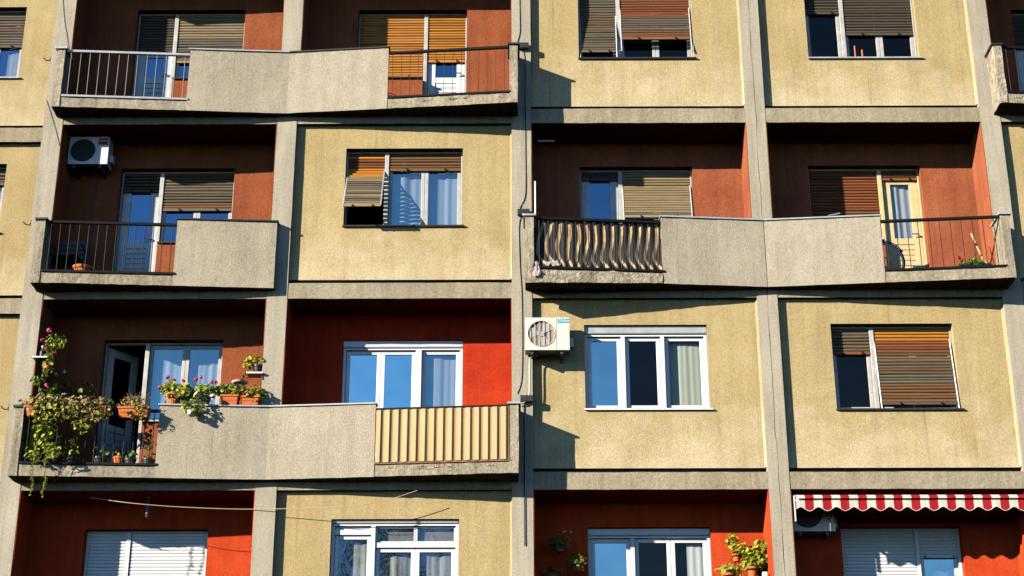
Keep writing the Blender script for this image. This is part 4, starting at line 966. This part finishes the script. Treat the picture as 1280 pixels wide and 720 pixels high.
# bicycle, its rear wheel past the parapet end
bx = atx(1107, 336, .12); WR = .32
bk = empty('bicycle', (bx-.02, .14, FZ2+.003), 'blue bicycle half hidden behind the grey parapet, one wheel showing', 'bicycle')
def ring(cx, R_, r, n=36): return [(cx+R_*math.cos(2*math.pi*i/n), 0, WR+R_*math.sin(2*math.pi*i/n)) for i in range(n+1)]
for cx in (0, -1.0):
    q = MB().tube(ring(cx, WR-.014, 0), .013, 6).build('wheel', M['rubber'], bk)
    MB().tube(ring(cx, WR-.036, 0), .012, 5).build('rim', M['chrome'], q)
    s = MB()
    for i in range(18):
        a = 2*math.pi*i/18; s.tube([(cx, .02*(-1)**i, WR), (cx+(WR-.05)*math.cos(a), 0, WR+(WR-.05)*math.sin(a))], .0016, 3)
    s.tube([(cx, -.04, WR), (cx, .04, WR)], .02, 8); s.build('spokes', M['chrome'], q)
    MB().tube(ring(cx, WR+.014, 0)[3:15], .009, 5).build('mudguard', M['bikeblue'], bk)
bb = (-.42, 0, WR-.04); st = (-.30, 0, .78); hd = (-.80, 0, .82)
fr = MB().tube([(0, -.05, WR), bb], .011, 6).tube([(0, .05, WR), bb], .011, 6).tube([(0, -.05, WR), st], .010, 6).tube([bb, st], .016, 8).tube([st, hd], .016, 8).tube([bb, (-.82, 0, .72)], .018, 8)
fr.tube([(-1.0, -.05, WR), (-.83, 0, .68), hd], .012, 6).tube([(-1.0, .05, WR), (-.83, 0, .68)], .012, 6); fr.build('frame', M['bikeblue'], bk)
MB().tube([st, (-.28, 0, .92)], .012, 6).box(-.40, -.17, -.06, .06, .92, .965).build('saddle', M['darkplastic'], bk, bevel=.015)
MB().tube([hd, (-.78, 0, .96), (-.76, 0, .98)], .012, 6).tube([(-.62, -.27, .97), (-.76, -.12, 1.0), (-.76, .12, 1.0), (-.62, .27, .97)], .011, 6).build('handlebar', M['chrome'], bk)
MB().lathe([(.09, -.004), (.09, .004)], 18, Matrix.Translation((-.42, -.06, WR-.04)) @ Matrix.Rotation(R(90), 4, 'X')).tube([(-.42, -.07, WR-.04), (-.34, -.09, WR-.2)], .008, 5).tube([(-.42, .07, WR-.04), (-.5, .09, WR+.12)], .008, 5).build('crank', M['chrome'], bk)

# chair and clay pot on the shaded balcony
x = atx(84, 330, .25); FZ2b = BZ[2] + SLT
ch = empty('garden_chair', (x, .18, FZ2b+.003), 'dark slatted plastic chair behind the upper left railing', 'chair')
MB().box(-.21, .21, -.2, .2, .40, .43).build('seat', M['darkplastic'], ch, bevel=.01)
for sx, sy in ((-.18, -.17), (.18, -.17), (-.18, .17), (.18, .17)): MB().tube([(sx*1.15, sy*1.1, 0), (sx, sy, .40)], .018, 6).build('leg', M['darkplastic'], ch)
for s in (-1, 1): MB().tube([(s*.19, .19, .43), (s*.19, .27, .84)], .016, 6).build('back_post', M['darkplastic'], ch); MB().tube([(s*.2, .2, .62), (s*.22, -.15, .62), (s*.2, -.17, .42)], .016, 6).build('armrest', M['darkplastic'], ch)
for i in range(4): MB().box(-.18, .18, .21+.018*i, .226+.018*i, .50+.085*i, .56+.085*i).build('back_slat', M['steel'], ch)
x = atx(104, 333, .0)
e = empty('flower_pot', (x, .0, FZ2b+.003), 'brown clay pot on the floor beside the dark chair', 'flower pot'); 
MB().lathe([(.10, 0), (.145, .16), (.16, .16), (.16, .20), (.14, .20), (.13, .17)], 18).build('pot', M['terracotta'], e); MB().lathe([(.13, .17), (.02, .18)], 14).build('soil', M['terradark'], e)
x, z_ = at(488, 118, .25)
e = empty('bucket', (x-.02, .25, BZ[1]+SLT+.003), 'dark bucket on the balcony floor behind the parapet end', 'bucket')
MB().lathe([(.12, 0), (.15, .2), (.165, .24), (.15, .24), (.11, .02)], 16).build('body', M['darkplastic'], e); MB().tube([(.15*math.cos(t*.314), 0, .24+.12*math.sin(t*.314)) for t in range(11)], .006, 4).build('handle', M['steel'], e)

# wind-blown striped cloth behind the charcoal railing, with a rag
z = BZ[2]; a, c = XL[2]+.13, 1.985; nx, nz = 90, 24; v = []; us = []
for j in range(nz+1):
    t = j/nz
    for i in range(nx+1):
        x = a+(c-a)*i/nx
        yy = f22(x)+.062 + .012*math.sin(x*2*math.pi/.126) + .02*noise.noise((x*2.2, t*1.6, 0)) - .035*math.exp(-((t-.1)/.1)**2)
        us.append(x + .075*noise.noise((x*1.6, t*1.7, 4)) + .022*math.sin(5.5*t+1.2*noise.noise((x*.9, 3, 1))) - .075*math.exp(-(t/.17)**2))
        v.append((x, yy, z+SLT+.02+(RTOP-SLT-.055)*t))
sc = MB().add(v, [(j*(nx+1)+i, j*(nx+1)+i+1, (j+1)*(nx+1)+i+1, (j+1)*(nx+1)+i) for j in range(nz) for i in range(nx)]).build('privacy_screen', M['stripe'], smooth=True)
sc.data.attributes.new('stripe', 'FLOAT', 'POINT').data.foreach_set('value', us)
tag(sc, 'rippled charcoal and tan striped cloth behind the black balcony railing', 'privacy screen')
x, z_ = at(671, 345, -.45); v = []; rnd = random.Random(2)
for j in range(9):
    for i in range(7):
        t = j/8; nv = noise.noise_vector((i*.5, j*.6, 2)); v.append((x-.05+.016*i*(1.15-.5*t)+.03*nv.x, f22(x)-.055+.045*t+.03*nv.y, z_+.24*t+.02*nv.z))
rg = MB().add(v, [(j*7+i, j*7+i+1, j*7+i+8, j*7+i+7) for j in range(8) for i in range(6)]).build('rag', M['rag'], smooth=True)
tag(rg, 'crumpled pale pink rag stuffed at the corner of the crumbling slab', 'rag')
x0_, z0_ = at(683, 331, -.33); rg2 = MB(); rnd = random.Random(6); v = []
for j in range(5):
    for i in range(12): v.append((x0_+.018*i, f22(x0_+.018*i)+.005+.03*noise.noise((i*.4, j*.5, 5)), z0_-.03+.016*j+.03*noise.noise((i*.45, j*.3, 9))))
rg2 = MB().add(v, [(j*12+i, j*12+i+1, j*12+i+13, j*12+i+12) for j in range(4) for i in range(11)]).build('rag', M['rag'], smooth=True)
tag(rg2, 'flat pinkish cloth lying along the bottom of the black railing', 'rag')

# orange sticks standing behind the upper right window
for (px_, py0, py1, r, lb) in ((1069.5, 72, 57, .016, 'taller orange stick standing behind the upper right window'), (1078.5, 72, 62, .014, 'shorter orange stick standing behind the upper right window')):
    x, zz = at(px_, py0, YP+.19); z2 = atz(px_, py1, YP+.19)
    o = MB().lathe([(r, 0), (r, (z2-zz)*.9), (r*.7, z2-zz)], 10).build('candle', M['orangewax'], None, loc=(x, YP+.195, zz)); tag(o, lb, 'candle', 'orange sticks in the window')

# poles, lamps and cables
x = atx(669, 240, -.3); zl = BZ[2]+RTOP
po = empty('pole', (x, f22(x)+.03, zl), 'thin white pole standing on the balcony corner by the central column', 'pole')
MB().tube([(0, 0, -.05), (0, 0, .56)], .013, 8).build('shaft', M['pvc'], po); MB().tube([(.0, -.02, .025), (-.19, -.02, .025)], .014, 8).build('clamp_arm', M['pvc'], po)
x0, z0 = at(672, 176.5, .3); x1 = atx(693, 176.5, .3)
o = MB().box(x0, x1, .29, .31, z0-.014, z0+.014).build('clothes_rail', M['oldwhite']); tag(o, 'short white rail under the dark loggia ceiling', 'clothes rail')
x, z_ = at(185, 632, .3)
la = empty('ceiling_lamp', (x, .3, BZ[3]-.012), 'grey tubular lamp hanging under the red ceiling', 'lamp')
MB().lathe([(.03, -.012), (.012, -.02), (.012, -.10), (.028, -.11), (.03, -.24), (.02, -.26)], 12).build('lamp_body', M['steel'], la)
MB().lathe([(.026, -.285), (.028, -.27), (.022, -.261)], 12).build('lamp_shade', M['darkplastic'], la)

def cable(pts, r, mat, label, smoothn=6, name='cable'):
    P_ = [Vector(p) for p in pts]; out = []
    for i in range(len(P_)-1):
        p0 = P_[max(i-1, 0)]; p1 = P_[i]; p2 = P_[i+1]; p3 = P_[min(i+2, len(P_)-1)]
        for k in range(smoothn):
            t = k/smoothn; out.append(.5*((2*p1) + (p2-p0)*t + (2*p0-5*p1+4*p2-p3)*t*t + (3*p1-p0-3*p2+p3)*t**3))
    out.append(P_[-1]); o = MB().tube(out, r, 5).build(name, M[mat]); tag(o, label, 'cable'); return o
def pxs(l, Y): return [(at(a, b, Y)[0], Y, at(a, b, Y)[1]) for a, b in l]
cable(pxs([(649.5, -10), (650, 20), (650, 40), (647, 52)], -.006), .0055, 'black', 'black cable running down the central column at the very top')
cable(pxs([(651, 60), (656, 72), (656.5, 120), (657, 180), (657, 240), (652, 256), (647, 266)], -.006), .0055, 'black', 'black cable down the central column between the top two balconies')
cable(pxs([(651, 272), (649, 285), (650, 330), (652, 360), (653, 400), (652.5, 470), (647, 492)], -.006), .0055, 'black', 'black cable down the central column behind the cream air conditioner')
cable(pxs([(655, 505), (655.5, 560), (655.5, 620), (656, 682)], -.014), .007, 'black', 'thin black cable hanging on the central column at bottom')
cable(pxs([(673, 444), (664, 447), (662, 455), (662, 480), (661, 495), (655, 503), (646, 504)], -.05), .011, 'oldwhite', 'white pipe curling from the cream air conditioner to the balcony end')
cable(pxs([(78, -10), (80, 20), (84, 48), (86, 62)], -.008), .0035, 'darksheet', 'thin dark cable on the left column above the top railing')
cable(pxs([(58, 125), (66, 150), (72, 172), (74, 182)], -.008), .0035, 'darksheet', 'thin dark cable on the left column below the top balcony')
cable([(*[at(113, 622, .2)[0]], .2, at(113, 622, .2)[1]), *pxs([(165, 629), (230, 634), (318, 636.5)], -.02), *pxs([(430, 633), (480, 626), (522, 613)], -.18)], .005, 'stick', 'long slack pale cable sagging across the red loggia and grey column')

# ------------------------------------------------------------------ a tree across the street, seen mirrored in the lower windows
def street_tree(loc, H, rad, label, seed):
    rnd = random.Random(seed); e = empty('street_tree', loc, label, 'tree')
    tk = MB().tube([(0, 0, 0), (.1, .05, H*.3), (-.05, .1, H*.6), (.1, 0, H*.95)], [.22, .17, .11, .03], 8); lf = MB()
    for i in range(46):
        h = H*rnd.uniform(.28, .95); a = rnd.uniform(0, 6.28); L_ = rad*(1.15-h/H)*rnd.uniform(.6, 1.5); up = L_*rnd.uniform(.25, .9)
        p0 = Vector((.0, 0, h)); p2 = p0 + Vector((math.cos(a)*L_, math.sin(a)*L_, up)); p1 = (p0+p2)/2 + Vector((0, 0, -.12*L_))
        tk.tube([p0, p1, p2], [.05, .03, .012], 5)
        for _ in range(5):
            t = rnd.uniform(.4, 1); b0 = p0.lerp(p2, t); b1 = b0 + Vector((rnd.gauss(0, .5), rnd.gauss(0, .5), rnd.uniform(.1, .8))); tk.tube([b0, b1], [.012, .004], 3)
            for _ in range(15):
                c = b1 + Vector((rnd.gauss(0, .38), rnd.gauss(0, .38), rnd.gauss(0, .3))); s_ = rnd.uniform(.07, .14)
                q = Matrix.Translation(c) @ Matrix.Rotation(rnd.uniform(0, 6.28), 4, 'Z') @ Matrix.Rotation(rnd.uniform(0, 3), 4, 'X')
                lf.add([(0, -s_, 0), (s_*.6, 0, .02), (0, s_, 0), (-s_*.6, 0, .02)], [(0, 1, 2, 3)], q, rnd.choice([0, 0, 1]))
    tk.build('trunk', M['bark'], e); lf.build('crown', [M['leaf'], M['leaf_d']], e)
street_tree((-4.6, -34, -.12), 17.5, 4.2, 'tall thin-leaved street tree across the road, mirrored in the lower windows', 1)
